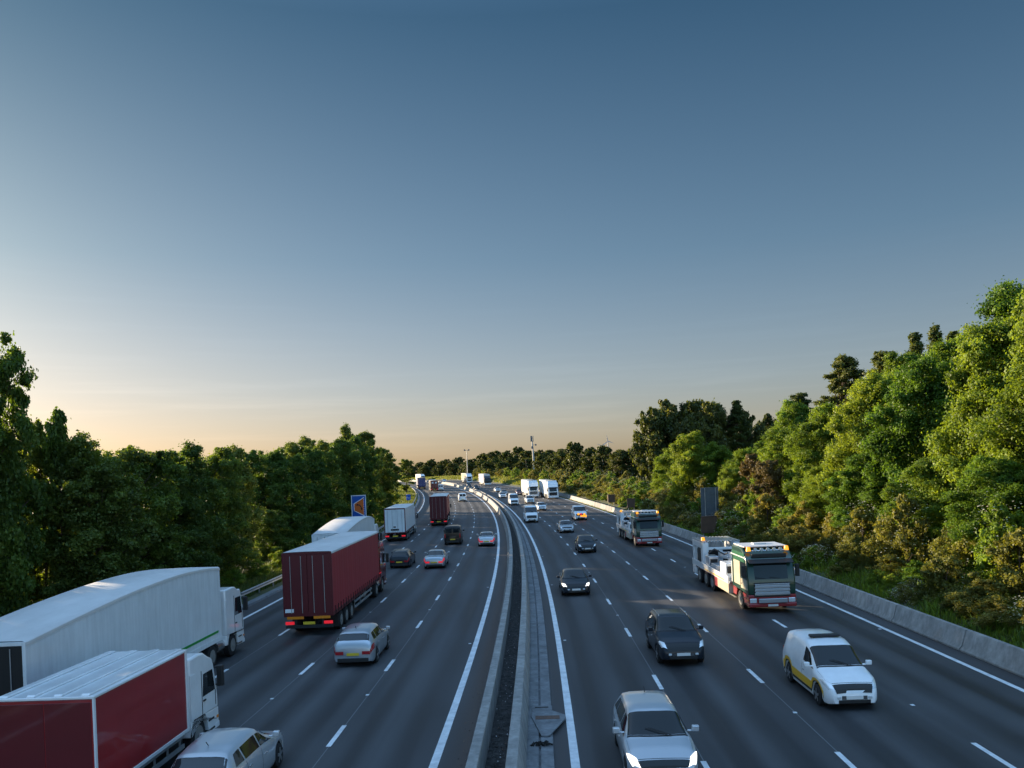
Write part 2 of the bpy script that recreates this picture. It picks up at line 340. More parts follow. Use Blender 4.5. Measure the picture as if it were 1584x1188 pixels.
# ------------------------------------------------------------------ ground, carriageways, markings
ol = np.array([-1300, -900, -600, -400, -250, -150, -100, -60, -45, -38, -32, -28, -25, -22.5, -20.5, -19.2, -18.3, -17.7, -17.4, -10, 0, 10, 18.2, 18.6, 19.4, 20.5, 22, 24, 27, 31, 36, 45, 60, 80, 110, 160, 240, 400, 700, 1200, 2500, 6000.])
sl = np.concatenate([np.arange(-70, 130, 2.5), np.arange(130, 420, 6), np.arange(420, 900, 20), np.arange(900, 4900, 200)])
G = np.stack([P(sl, o, float(bank(o))) for o in ol], 1)
wob = RNG.normal(0, 1, G.shape[:2]); w = np.where((np.abs(ol) > 19) & (np.abs(ol) < 120), .10, 0.)
G[:, :, 2] += wob*w[None, :]
n, k = G.shape[:2]; idx = np.arange(n*k).reshape(n, k)
F = np.stack([idx[:-1, :-1], idx[:-1, 1:], idx[1:, 1:], idx[1:, :-1]], -1).reshape(-1, 4)
me = np_mesh('ground', G.reshape(-1, 3), F, M_ground, smooth=True)
tag(obj('ground', me), kind='structure')

# carriageway sheet with wear by wheel track
RL = dict(LE=-16.1, L3=-12.3, L2=-8.78, L1=-5.3, L=-1.93, R=1.91, R1=5.3, R2=8.96, R3=12.78, RE=16.95)
lanes = [(-16.1, -12.3), (-12.3, -8.78), (-8.78, -5.3), (-5.3, -1.93), (1.91, 5.3), (5.3, 8.96), (8.96, 12.78), (12.78, 16.95)]
oo = np.arange(-17.5, 18.31, .18)
def wearf(o):
    w = 0.
    for a, b in lanes:
        c = (a+b)/2
        for d in (-.82, .82): w -= .75*math.exp(-((o-c-d)/.38)**2)
        w += .2*math.exp(-((o-c)/.35)**2)
    if o > 17.05 or o < -16.3: w -= .18
    if -1.85 < o < 1.8: w -= .1
    w += {0: .05, 1: .0, 2: .08, 3: .02, 4: -.10, 5: -.16, 6: -.22, 7: -.12}.get(next((i for i, (a, b) in enumerate(lanes) if a <= o < b), -1), 0)
    return w+.40
def dirtf(o): return max(math.exp(-((o+1.2)/.38)**2)*.95, .35*math.exp(-((o-1.55)/.2)**2), .5*math.exp(-((o-18.1)/.5)**2), .5*math.exp(-((o+17.3)/.4)**2))
ss = np.concatenate([np.arange(-70, 140, 2.), np.arange(140, 500, 5), np.arange(500, 1400, 20)])
Gr = np.stack([P(ss, o, 0) for o in oo], 1); n, k = Gr.shape[:2]; idx = np.arange(n*k).reshape(n, k)
F = np.stack([idx[:-1, :-1], idx[:-1, 1:], idx[1:, 1:], idx[1:, :-1]], -1).reshape(-1, 4)
me = np_mesh('motorway_road', Gr.reshape(-1, 3), F, M_asphalt, {'wear': np.tile([wearf(o) for o in oo], n), 'dirt': np.tile([dirtf(o) for o in oo], n)}, smooth=True)
uvl = me.uv_layers.new(name='road'); U = np.stack([np.tile(oo, n), np.repeat(ss, k)], 1)[F.ravel()]
uvl.data.foreach_set('uv', U.astype(np.float32).ravel())
tag(obj('road', me), kind='structure')

mk = MB()
def strip(o, w, s0, s1, step=2.0, z=.006):
    ribbon('', [(o-w/2, z), (o+w/2, z)], s0, s1, None, step, closed=False, mb=mk)
for nm, wd in (('LE', .2), ('L', .24), ('R', .24), ('RE', .2)):
    strip(RL[nm], wd, -60, 130, 2); strip(RL[nm], wd, 130, 900, 5)
phase = dict(R1=20.4, R2=20.8, R3=21.2, L1=24.4, L2=24.3, L3=23.7)
for nm, ph in phase.items():
    s = ph-9*8
    while s < 520:
        strip(RL[nm], .15, s-1, s+1, 1); s += 9
        if int(round((s-ph)/9)) % 2 == 0:
            strip(RL[nm], .12, s+4.4, s+4.56, .2, .014)
for nm, off in (('L', -.28), ('R', .30), ('LE', .25), ('RE', -.25)):
    for s in np.arange(-20, 260, 18): strip(RL[nm]+off, .12, s+3, s+3.16, .2, .014)
# thin sealed joint lines along the lane edges
mo = mk.build('road_markings', M_mark); tag(mo, kind='structure')
jt = MB(); mk2 = mk; mk = jt
for nm in ('R1', 'L1', 'R2', 'L2', 'L3'): strip(RL[nm]+.02, .03, -60, 260, 3, .003)
jo = jt.build('road_joint_seams', mat('joint_sealant', (.14, .145, .15), .6)); tag(jo, kind='structure')

# ------------------------------------------------------------------ central reserve and barriers
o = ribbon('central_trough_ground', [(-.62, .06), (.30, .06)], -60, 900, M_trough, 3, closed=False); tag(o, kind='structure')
prof = [(-1.02, 0), (-1.02, .08), (-.88, .28), (-.80, .85), (-.785, .87), (-.53, .87), (-.515, .85), (-.50, 0)]
o = ribbon('central_concrete_barrier', prof, -60, 1200, M_conc, 3, smooth=35)
tag(o, 'continuous concrete barrier along the right edge of the departing carriageway', 'barrier')
prof = [(.13, 0), (.16, .84), (.18, .86), (.44, .86), (.46, .84), (.56, .30), (.60, .12), (.60, 0)]
o = ribbon('central_concrete_barrier', prof, -60, 1200, M_conc, 3, smooth=35)
tag(o, 'continuous concrete barrier beside the oncoming lanes with slotted drain at its foot', 'barrier')
sb = MB()
ribbon('', [(.60, 0), (.60, .105), (.66, .12), (.93, .10), (.93, 0)], -60, 520, None, 3, mb=sb)
ribbon('', [(1.00, 0), (1.00, .10), (1.34, .085), (1.36, 0)], -60, 520, None, 3, mb=sb)
ribbon('', [(.93, .02), (1.0, .02)], -60, 520, None, 3, closed=False, mb=sb)
o = sb.build('drainage_kerb', M_conc_dark); tag(o, 'grey slotted drainage channel at the foot of the right central barrier', 'drain')
# metal cover plate and rag on the drain
def on_road(root, s, o, z=0, back=False):
    p = P(s, o, z); h = float(np.interp(s, SS, HH)); sl_ = float(np.interp(s, SS, SLOPE))
    root.location = p; root.rotation_euler = (atan(sl_)*(-1 if back else 1), 0, -h+(pi if back else 0)); return root
r = empty('drain_cover_plate'); tag(r, 'tapered grey metal cover plate with rusty slot beside the right white edge line', 'cover plate')
b = MB(); b.prismz([(-.30, 1.35), (.34, 1.35), (.74, .85), (.72, .45), (.22, -1.1), (-.02, -1.1), (-.33, .75)], .10, .15)
b.prismz([(-.33, 1.4), (.34, 1.4), (.34, 1.95), (-.33, 1.95)], .095, .135); b.build('plate', M_conc_dark, r, .01)
b = MB(); b.box(-.20, .56, .42, .78, .151, .156); b.build('rusty_slot', M_rust, r)
b = MB(); b.box(-.22, .22, 1.70, 1.80, .136, .141); b.build('slot', M_debris, r)
on_road(r, 24.5, 1.03)
b = MB()
for i in range(26):
    a = random.uniform(-.28, .28); c = random.uniform(-.14, .14); l_ = random.uniform(.05, .22); t = random.uniform(0, pi)
    b.tube([(a, c, .02), (a+cos(t)*l_*.5, c+sin(t)*l_*.25, random.uniform(.03, .10)), (a+cos(t)*l_, c+sin(t)*l_*.5, .01)], random.uniform(.012, .03), 5)
o = b.build('torn_rag', M_debris); tag(o, 'crumpled black rubber scrap lying on the drain near the camera', 'debris'); on_road(o, 22.7, 1.0, .11)
# small litter in the trough
b = MB()
for i in range(900):
    s = random.uniform(14, 70); q = P(s, random.uniform(-.46, .1), .065); a = random.uniform(.008, .035); t = random.uniform(0, pi)
    pts = [(q[0]+cos(t+k*pi/2)*a*random.uniform(.5, 1.3), q[1]+sin(t+k*pi/2)*a*2*random.uniform(.5, 1.3), q[2]+random.uniform(0, .04)) for k in range(4)]
    b.add(pts, [(0, 1, 2, 3)], random.choice([0, 0, 0, 1, 2]))
o = b.build('litter_debris', [M_trough, mat('litter_pale', (.3, .3, .3), .8), M_rust]); tag(o, 'small litter and grit scattered in the dark central trough', 'litter', kind='stuff')
b = MB()
for i in range(260):
    s = 14+abs(random.gauss(0, 30)); q = P(s, random.gauss(-1.22, .1), .008); a = random.uniform(.008, .03); t = random.uniform(0, pi)
    pts = [(q[0]+cos(t+k*pi/2)*a*random.uniform(.5, 1.3), q[1]+sin(t+k*pi/2)*a*1.6, q[2]+random.uniform(0, .02)) for k in range(4)]
    b.add(pts, [(0, 1, 2, 3)], random.choice([0, 1, 1, 2]))
o = b.build('roadside_grit', [M_trough, mat('grit', (.16, .12, .09), .9), M_rust]); tag(o, 'brown grit and chippings gathered at the foot of the left central barrier', 'grit', kind='stuff')

# right verge: precast concrete units (6 m), then the same run further on
pu = [(17.86, 0), (17.86, .08), (17.98, .24), (18.14, .82), (18.17, .85), (18.33, .85), (18.36, .82), (18.50, .24), (18.6, .08), (18.6, 0)]
k = 0
for s0 in np.arange(-9.5, 240, 6.0):
    mid = P(s0+3, 18.2)
    h = float(np.interp(s0+3, SS, HH))
    ss_, Gp = ribbon_grid(pu, s0+.04, s0+5.96, 1.5); Gp = Gp-mid
    Gp = np.stack([Gp[..., 0]*cos(h)-Gp[..., 1]*sin(h), Gp[..., 0]*sin(h)+Gp[..., 1]*cos(h), Gp[..., 2]], -1)
    b = MB(); nn, kk = Gp.shape[:2]; f = []
    for i in range(nn-1):
        for j in range(kk): f.append((i*kk+j, (i+1)*kk+j, (i+1)*kk+(j+1) % kk, i*kk+(j+1) % kk))
    f += [tuple(range(kk)), tuple((nn-1)*kk+j for j in range(kk-1, -1, -1))]
    b.add(Gp.reshape(-1, 3).tolist(), f); o = b.build('concrete_barrier_unit', random.choice([M_conc, M_conc2, M_conc3]), bevel=.015, smooth=35, seg=1)
    o.location = mid+np.array([random.uniform(-.015, .015), 0, 0]); o.rotation_euler = (0, 0, -h+random.uniform(-.002, .002))
    tag(o, 'precast concrete barrier unit edging the right-hand verge', 'barrier', 'precast barrier units along the right verge')

# left verge kerb channel and steel safety fence
o = ribbon('verge_kerb', [(-17.9, 0), (-17.9, .10), (-17.35, .12), (-17.3, 0)], -60, 420, M_conc_dark, 3); tag(o, 'low pale concrete kerb along the left verge', 'kerb')
gr = empty('steel_safety_fence', P(60, -18.3)); tag(gr, 'corrugated steel safety fence along the left verge', 'safety fence')
og = np.array(P(60, -18.3))
ribbon('rail', [(-18.26, .46), (-18.20, .50), (-18.24, .56), (-18.24, .62), (-18.20, .68), (-18.26, .74), (-18.29, .74), (-18.29, .46)], -20, 300, M_steel, 3, parent=gr, origin=og, smooth=20)
for s in np.arange(24, 300, 3.2)[:84]:
    q = P(s, -18.36)-og; b = MB(); b.box(q[0]-.04, q[0]+.04, q[1]-.05, q[1]+.05, q[2]-.1, q[2]+.72); b.build('post', M_steel, gr)

# ------------------------------------------------------------------ vegetation
def unit(n, rng):
    v = rng.normal(size=(n, 3)); return v/np.linalg.norm(v, axis=1)[:, None]
def env(shape, t):
    if shape == 'poplar': return np.interp(t, [0, .1, .35, .7, 1], [.35, .8, 1, .7, .06])
    if shape == 'conifer': return np.interp(t, [0, .15, .5, .8, 1], [.8, 1, .88, .62, .20])
    if shape == 'dome': return np.interp(t, [0, .15, .5, .8, .93, 1], [.8, .95, 1, .92, .74, .5])
    if shape == 'bush': return np.interp(t, [0, .3, .6, .85, 1], [1, 1.05, .92, .6, .15])
    return np.interp(t, [0, .15, .45, .7, .88, 1], [.66, .92, 1, .93, .70, .34])
def leaves(cent, rc, nleaf, ls, rng, tint0, up=.25, zs=.75, spread=.55):
    """kite-shaped leaves on and in the clumps whose centres are given"""
    n = len(cent)*nleaf; ci = np.repeat(np.arange(len(cent)), nleaf)
    d = unit(n, rng); r = rng.random(n)**.45
    g = rng.normal(0, .52, (n, 3)); d = np.where((rng.random(n) < .6)[:, None], g/np.maximum(np.linalg.norm(g, axis=1), 1e-6)[:, None], d)
    rr = np.where(rng.random(n) < .55, np.linalg.norm(g, axis=1), r); p = cent[ci]+d*(rr*rc[ci])[:, None]*np.array([1, 1, zs])
    nrm = d*.75+rng.normal(size=(n, 3))*spread+np.array([0, 0, up]); nrm /= np.linalg.norm(nrm, axis=1)[:, None]
    a = np.cross(nrm, unit(n, rng)); a /= np.linalg.norm(a, axis=1)[:, None]+1e-9; b = np.cross(nrm, a)
    L = ls*rng.uniform(.6, 1.35, n); W = L*rng.uniform(.28, .42, n)
    a = a*L[:, None]*.5; b = b*W[:, None]; dr = nrm*(L*.12)[:, None]
    V = np.stack([p-a-dr, p-b+dr, p+a-dr, p+b+dr], 1).reshape(-1, 3)
    F = np.arange(4*n).reshape(n, 4)
    t = np.clip(tint0[ci]+rng.normal(0, .16, n), 0, 1)
    return V, F, np.repeat(t, 4)
def crown(name, shape, m, seed, H=10., R=3.2, z0=.10, nl=17, nc=9, nleaf=260, ls=.17, lobe=.34, sprig=12):
    rng = np.random.default_rng(seed); cl = []; rc = []; tn = []; lob = []
    for i in range(nl):
        t = (i+rng.random())/nl; t = t**.9; an = i*2.4+rng.normal(0, .4); e = env(shape, t)*R*rng.uniform(.82, 1.12)
        lr = R*lobe*rng.uniform(.75, 1.25)*(1 if shape in ('broad', 'bush', 'dome') else .75)*(1-.35*t)
        rad = max(0, e-lr*.75)*rng.uniform(.55, 1.)
        z = H*(z0+(1-z0)*t)-lr*.6*t
        z = max(z, lr*.35 if shape == 'bush' else H*z0)
        lc = np.array([cos(an)*rad, sin(an)*rad, z]); lob.append(lc); lt = rng.uniform(.25, .8)
        dd = unit(nc, rng); dd[:, 2] = dd[:, 2]*.8+.1
        for q in dd:
            cl.append(lc+q*lr*rng.uniform(.5, 1.05)); rc.append(lr*rng.uniform(.30, .62)); tn.append(lt+rng.normal(0, .12))
    if shape in ('broad', 'dome'):   # a filled core so that no light pours straight through
        for i in range(nl*2):
            t = rng.uniform(.05, .85); an = rng.uniform(0, 2*pi); e = env(shape, t)*R*.5*sqrt(rng.random())
            cl.append(np.array([cos(an)*e, sin(an)*e, H*(z0+(1-z0)*t)])); rc.append(R*rng.uniform(.2, .3)); tn.append(.35)
        for i in range(sprig):   # upright sprigs that roughen the outline
            an = rng.uniform(0, 2*pi); e = R*rng.uniform(0, .65); z = H*rng.uniform(.86, 1.0)*(1-.20*(e/R)**2)
            for q in range(3): cl.append(np.array([cos(an)*e+rng.normal(0, .1), sin(an)*e+rng.normal(0, .1), z-q*.24])); rc.append(.16+.16*q); tn.append(.6)
    cl = np.array(cl); rc = np.maximum(np.array(rc), .09)
    V, F, T = leaves(cl, rc, nleaf, ls, rng, np.array(tn), zs=.8 if shape != 'poplar' else 1.5)
    V[:, 2] = np.maximum(V[:, 2], .02)
    return np_mesh(name, V, F, m, {'tint': T}), lob
def trunk(name, lob, H, r, seed, lean=.03):
    rng = random.Random(seed); b = MB()
    pts = [(rng.gauss(0, lean)*t*H, rng.gauss(0, lean)*t*H, H*t) for t in (0, .12, .3, .5, .7, .88)]
    b.tube(pts, [r*1.35, r, r*.85, r*.62, r*.4, r*.12], 9)
    for lc in lob[2:]:
        t = min(.8, max(.08, lc[2]/H*.72)); i = t*H
        j = min(range(6), key=lambda q: abs(pts[q][2]-i)); st = pts[j]
        mid = [(st[0]+lc[0])*.5+rng.gauss(0, .12), (st[1]+lc[1])*.5+rng.gauss(0, .12), (i+lc[2])*.5+.12]
        b.tube([st, mid, tuple(lc)], [r*.42*(1.1-t), r*.28*(1.1-t), r*.08], 6)
    me = b.build(name, M_bark, smooth=60); d = me.data; bpy.data.objects.remove(me); return d
PROTO = {}
def proto(key, kind, shape, m, seed, H, R, tr=.16, **kw):
    me, lob = crown(kind+'_crown', shape, m, seed, H, R, **kw)
    PROTO[key] = (kind, me, trunk(kind+'_trunk', lob, H, tr, seed) if tr else None, H, R, seed, lob)
for i in range(4): proto(('left', i), 'hedgerow_tree', 'dome', M_leaf_m if i == 2 else M_leaf_l, 11+i, 10, 3.1, nl=30, nc=9, nleaf=190, ls=.15, z0=.03, lobe=.30, sprig=5)
for i in range(4): proto(('right', i), 'broadleaf_tree', 'broad', M_leaf_r, 31+i, 14, 4.4, tr=.22, nl=42, nc=10, nleaf=270, ls=.16, z0=.02, lobe=.32, sprig=6)
for i in range(2): proto(('conif', i), 'conical_tree', 'conifer', M_leaf_p, 51+i, 16, 2.9, tr=.2, nl=56, nc=9, nleaf=140, ls=.17, lobe=.34, z0=.05)
for i in range(2): proto(('poplar', i), 'poplar_tree', 'poplar', M_leaf_p, 61+i, 18, 1.7, tr=.2, nl=60, nc=8, nleaf=90, ls=.17, lobe=.42)
for i in range(3): proto(('sap', i), 'young_tree', 'broad', M_leaf_l, 71+i, 9, 1.7, tr=.09, nl=14, nc=6, nleaf=120, ls=.18, lobe=.3)
for i in range(5): proto(('far', i), 'distant_tree', 'broad', M_leaf_f, 81+i, 14, 5.5, tr=.3, nl=22, nc=8, nleaf=60, ls=.55, z0=.02, lobe=.32)
for i in range(4): proto(('bush', i), 'roadside_bush', 'bush', M_leaf_b if i != 2 else M_leaf_r, 91+i, 3.2, 1.9, tr=.05, nl=12, nc=9, nleaf=110, ls=.12, z0=0, lobe=.36)
proto(('brown', 0), 'bronze_leaved_tree', 'broad', M_leaf_brown, 99, 7, 2.2, nl=14, nc=8, nleaf=150, ls=.15, z0=.08)
def blossom(seed, lob, n=240):
    rng = np.random.default_rng(seed); ctr = np.array([l for l in lob])
    ci = rng.integers(0, len(ctr), n); d = unit(n, rng); d[:, 2] = np.abs(d[:, 2]); p = ctr[ci]+d*.85
    V = []; F = []
    for q in range(n):
        b0 = len(V)
        for k in range(6):
            a = k*pi/3; V.append(p[q]+np.array([cos(a)*.055, sin(a)*.055, rng.uniform(-.015, .015)]))
        F.append([b0, b0+1, b0+2, b0+3]); F.append([b0, b0+3, b0+4, b0+5])
    return np_mesh('blossom', V, F, M_flower)
BLOOM = [blossom(5+i, PROTO[('bush', i)][6]) for i in range(4)]
NT = [0]
def plant(key, X, Y, h, r=None, label=None, cat='tree', group=None, rz=None, bloom=False, sink=.0):
    kind, me, tk, H, R, sd, lob = PROTO[key]
    if key[0] == 'right': h *= .93; r = r*1.18
    if key[0] == 'left' and h < 15: r = r*1.2; h = h*.97
    if key[0] == 'conif': r = r*1.25
    t = empty(kind, (X, Y, gz(X, Y)-.08-sink), random.uniform(0, 2*pi) if rz is None else rz)
    sz = h/H; sx = (r/R) if r else sz*random.uniform(.9, 1.1); t.scale = (sx, sx, sz)
    obj('crown', me, t)
    if tk: obj('trunk', tk, t)
    if bloom: obj('blossom', BLOOM[key[1]], t)
    tag(t, label, cat, group); NT[0] += 1; return t

# left hedgerow, tall enough to shade the road
left = [(-25.0, 38.0, 15.3, 2.8), (-25.6, 33.1, 15.1, 2.8), (-22.6, 43.4, 10.5, 2.8), (-26.8, 47.0, 10.6, 3.0), (-22.8, 48.6, 10.2, 2.8), (-26.2, 54.3, 10.5, 2.9), (-22.8, 54.0, 10.4, 2.8), (-25.4, 60.1, 10.1, 3),
        (-22.7, 60.2, 10.7, 2.8), (-26.2, 66.2, 10.5, 2.8), (-23.4, 65.3, 10.5, 2.6), (-22.4, 73.2, 5.2, 2.0), (-25.0, 78.0, 10.9, 3.0), (-22.8, 79.5, 10.9, 2.8), (-24.8, 86.0, 11.4, 3.0), (-22.8, 87.6, 11.6, 2.9), (-25.4, 93.5, 11.8, 3.0), (-23.0, 95.5, 11.6, 2.9), (-24.9, 102.3, 12.2, 3.1),
        (-23.3, 108.7, 13.1, 3.0), (-24.6, 116.0, 13.3, 3.2), (-24.6, 123.5, 14.0, 3.4), (-25.9, 131.2, 15.4, 3.9), (-26.4, 139.5, 15.0, 3.8), (-27.0, 147.0, 14.2, 3.4), (-25.2, 151.5, 13.0, 3.2), (-26.0, 160.0, 12.0, 3.2),
        (-23.5, 26.5, 11.5, 3.0), (-23.2, 20.5, 10.8, 3.0), (-23.4, 14.5, 11.0, 3.0), (-24, 8, 11, 3), (-27.5, 28.5, 12, 3.2), (-29, 50, 10.8, 3.2), (-28.3, 42, 11.3, 3.2), (-29.5, 112, 13, 3.4), (-31, 127, 13.5, 3.6), (-31.5, 138, 13.5, 3.6)]
desc = ['tall', 'round-topped', 'dense', 'dark', 'full-skirted']
for i, (X, Y, h, r) in enumerate(left):
    L = 'tall dark tree rising at the left edge of the picture' if i == 0 else ('tree behind the tall dark one at the left edge' if i == 1 else 'dense green tree standing in the shaded row along the left verge')
    if i == 22: L = 'tallest round tree at the far end of the left-hand row'
    plant(('left', i % 4), X, Y, h, r, L, group=None if i in (0, 1, 22) else 'trees in the shaded row along the left verge')
plant(('sap', 0), -24.2, 42.6, 11.8, 1.1, 'thin sapling poking above the row beside the tall left tree')
plant(('sap', 1), -25.6, 43.4, 11.2, 1.3, 'slim dark sapling between the tall left tree and the lower row')
plant(('sap', 2), -33.3, 250, 11, 3.2, 'small tree standing alone on the grass beside the far left carriageway')
plant(('sap', 0), -41.5, 262, 10, 4.2, 'pale small tree behind the lone one on the far left grass')
for X, Y, h, r in ((-46, 300, 9.5, 4.5), (-54, 330, 9, 5), (-60, 380, 10, 5.5), (-40, 232, 8, 3.5), (-70, 420, 11, 6)):
    plant(('far', int(Y) % 5), X, Y, h, r, 'tree on the left behind the lone verge tree', group='trees beyond the far left bend')
# the wood on the right
right = [(33.2, 51.1, 18.6, 3.9, 'b'), (28.6, 47.0, 15.2, 3.5, 'b'), (29.6, 42.0, 16.7, 3.7, 'b'), (31.4, 56.1, 15.6, 3.7, 'b'), (27.9, 53.4, 13.6, 3.3, 'b'), (32.3, 64.4, 16.0, 3.8, 'b'), (28.0, 61.5, 13.4, 3.5, 'b'), (36.3, 77.2, 16.8, 3.2, 'c'), (34.2, 81.3, 17.0, 3.3, 'c'),
         (42.2, 82.4, 19.4, 2.5, 'p'), (44.6, 82.9, 20.0, 2.5, 'p'), (43.3, 77.3, 18.6, 2.4, 'p'), (43.6, 73.7, 18.2, 2.6, 'p'), (46.0, 79.0, 19.2, 2.6, 'p'), (42.3, 66.9, 18.6, 3.4, 'c'), (27.3, 69.0, 11.7, 3.1, 'b'), (33.5, 72.5, 14.8, 3.6, 'b'), (36.0, 98.8, 14.8, 3.2, 'c'), (37.8, 107.0, 14.3, 2.9, 'c'), (32.3, 90.5, 14, 3.2, 'b'), (27.0, 79.5, 10.4, 2.8, 'b'),
         (31.5, 99.0, 9.6, 3.2, 'b'), (24.6, 77.0, 7.0, 2.0, 'br'), (25.6, 84.0, 7.6, 2.2, 'br'), (23.9, 106.7, 11.6, 3.2, 'm'), (25.6, 128.1, 9.6, 2.8, 'm'), (26.8, 104.7, 9.4, 3.0, 'm'), (28.4, 97.1, 8.3, 2.6, 'm'), (24.9, 90.2, 6.4, 2.0, 'm'),
         (29.5, 36.0, 16, 3.6, 'b'), (34.5, 40, 18.5, 3.9, 'b'), (38, 46, 19, 4, 'b'), (38.5, 58, 18, 3.9, 'b'), (39.5, 68, 16.5, 3.6, 'b'), (28.5, 29.5, 15, 3.5, 'b'), (41, 88, 15, 3.4, 'b'), (25.2, 56.5, 7.4, 2.5, 'b'), (25.4, 48.6, 7.0, 2.4, 'b'), (25.6, 64.4, 6.6, 2.4, 'b'), (25.2, 41.8, 6.8, 2.4, 'b')]
RK = dict(b='right', c='conif', p='poplar', m='right', br='brown')
seen = {}
for i, (X, Y, h, r, t) in enumerate(right):
    key = (RK[t], 0 if t == 'br' else i % len([q for q in PROTO if q[0] == RK[t]]))
    L, g = {'b': ('sunlit broad-leaved tree in the wood beside the right verge', 'sunlit broad-leaved trees beside the right verge'),
            'c': ('dull green conical tree rising behind the sunlit wood', 'conical trees behind the sunlit wood'),
            'p': ('narrow poplar whose tip shows above the right-hand wood', 'poplar tips above the right-hand wood'),
            'm': ('bright green tree growing behind the sign board on the right', 'bright trees behind the right sign board'),
            'br': ('bronze-leaved small tree at the edge of the right wood', 'bronze-leaved trees at the wood edge')}[t]
    if i == 0: L, g = 'tallest sunlit tree at the right edge of the picture', None
    plant(key, X, Y, h, r, L, group=g)
for X, Y, h, r, t in [(33.6, 190, 19.5, 5.4, 'f'), (39.2, 198, 21.5, 6.0, 'f'), (45.3, 195, 21.8, 6.2, 'f'), (51.3, 202, 21.2, 5.6, 'f'), (54.1, 190, 21.0, 4.2, 'p'), (42, 186, 17, 5.5, 'f'), (48, 189, 20.5, 5.5, 'f'), (57.5, 199, 19.5, 5.2, 'f'), (36, 194, 19, 5, 'f'), (61.7, 210, 17.8, 4.4, 'f'), (69.4, 215, 18.3, 4.9, 'f'), (62.6, 197, 15.4, 3.4, 'f')]:
    plant(('far', int(X) % 5) if t == 'f' else ('poplar', 1), X, Y, h, r,
          'tall tree in the clump standing across the green field' if t == 'f' else 'dark upright poplar in the clump across the green field', group='clump of tall trees across the field' if t == 'f' else None)
dark = [(21.5, 340, 12.5, 6), (26.2, 330, 15.0, 6), (31.9, 322, 12.5, 6), (36, 311, 13, 5.6), (40.9, 302, 11, 6), (47, 300, 12, 6), (52.3, 290, 12, 6), (18.4, 352, 10, 5.5), (86.1, 260, 11.5, 6), (67.1, 262, 11, 6.5), (58.7, 270, 11, 6.5), (77, 262, 11, 6.5), (14, 372, 10, 5.5), (96, 262, 12, 6.5), (62, 280, 11, 6)]
for X, Y, h, r in dark: plant(('far', int(X*7) % 5), X, Y, h, r, 'dark tree in the hedge line behind the green field', group='dark hedge-line trees behind the field')
wood = [(-53.0, 640, 15.1, 9.3), (-66.4, 660, 16.1, 8.6), (-80.6, 700, 15.1, 8.0), (-93, 720, 14, 8), (-106, 735, 13, 8), (-41.2, 620, 16.3, 8.0), (-28.7, 600, 13.9, 7.8), (-19.1, 560, 16.8, 8.2), (-10.5, 540, 17.2, 7.9), (-3.0, 520, 16.3, 7.6), (4.5, 500, 18.3, 6.5), (10.1, 480, 15.2, 7.0), (16.4, 470, 14.6, 6.9), (23.4, 480, 15.2, 5.5),
        (-18.3, 480, 10.2, 6.2), (-9.9, 450, 10.2, 6.6), (-.7, 430, 10.3, 7), (7.7, 410, 9.2, 6.7), (14.9, 400, 8.4, 5.2), (-29.5, 520, 10.3, 5.9), (-41.8, 560, 10.5, 5.9), (-54.5, 600, 10.6, 6.3), (22.8, 520, 15.0, 6.7), (30, 500, 13, 6.5), (-68, 625, 10.5, 6.5), (-82, 650, 10.5, 6.5), (-96, 680, 10, 6.5), (33, 440, 12, 6), (-5, 395, 7.5, 5), (4, 388, 7.2, 5), (-13, 425, 8, 5), (-24, 455, 8, 5)]
for X, Y, h, r in wood: plant(('far', int(abs(X)*3) % 5), X, Y, h, r, 'far tree in the wood beyond the bend of the motorway', group='far trees beyond the bend')
# roadside bushes on the right verge
SOIL = 0
def bush(s, o, h, r=None, i=None):
    p = P(s, o); i = random.randrange(4) if i is None else i
    bl = random.random() < .45
    plant(('bush', i), float(p[0]), float(p[1]), h, r or h*.62, 'cream-flowered shrub on the sunny right verge' if bl else 'leafy olive-green shrub on the sunny right verge', 'shrub',
          'flowering shrubs on the right verge' if bl else 'leafy shrubs on the right verge', bloom=bl)
for s in np.arange(20, 106, 3.4): bush(s+random.uniform(-1, 1), random.uniform(22.8, 24.6), random.uniform(2.6, 4.6), random.uniform(1.7, 2.5))
for s in np.arange(22, 104, 2.7): bush(s+random.uniform(-1, 1), random.uniform(20.6, 22.2), random.uniform(1.2, 2.6), random.uniform(1.1, 1.8))
for s in np.arange(21, 120, 2.3): bush(s+random.uniform(-1, 1), random.uniform(19.7, 20.6), random.uniform(.7, 1.5), random.uniform(.7, 1.2))
for s in np.arange(106, 236, 5): bush(s, random.uniform(20.2, 21.6), random.uniform(1.2, 2.2), random.uniform(1.4, 2.0))
for s in np.arange(106, 236, 3.9): bush(s, random.uniform(22.2, 25.5), random.uniform(2.6, 4.6), random.uniform(2.0, 2.8))
for s in np.arange(140, 300, 7.5): bush(s, random.uniform(26, 33), random.uniform(3.0, 4.8), random.uniform(2.4, 3.2))
for s in np.arange(236, 420, 7): bush(s, random.uniform(24, 31), random.uniform(3.2, 5.0), random.uniform(2.6, 3.4))
# low scrub under the left hedgerow
for s in np.arange(30, 150, 6.5):
    p = P(s+random.uniform(-2, 2), random.uniform(-21.2, -20.2)); h = random.uniform(.8, 1.8)
    plant(('bush', 2), float(p[0]), float(p[1]), h, h*.85, 'low dark scrub at the foot of the left-hand row of trees', 'shrub', 'low scrub under the left trees')

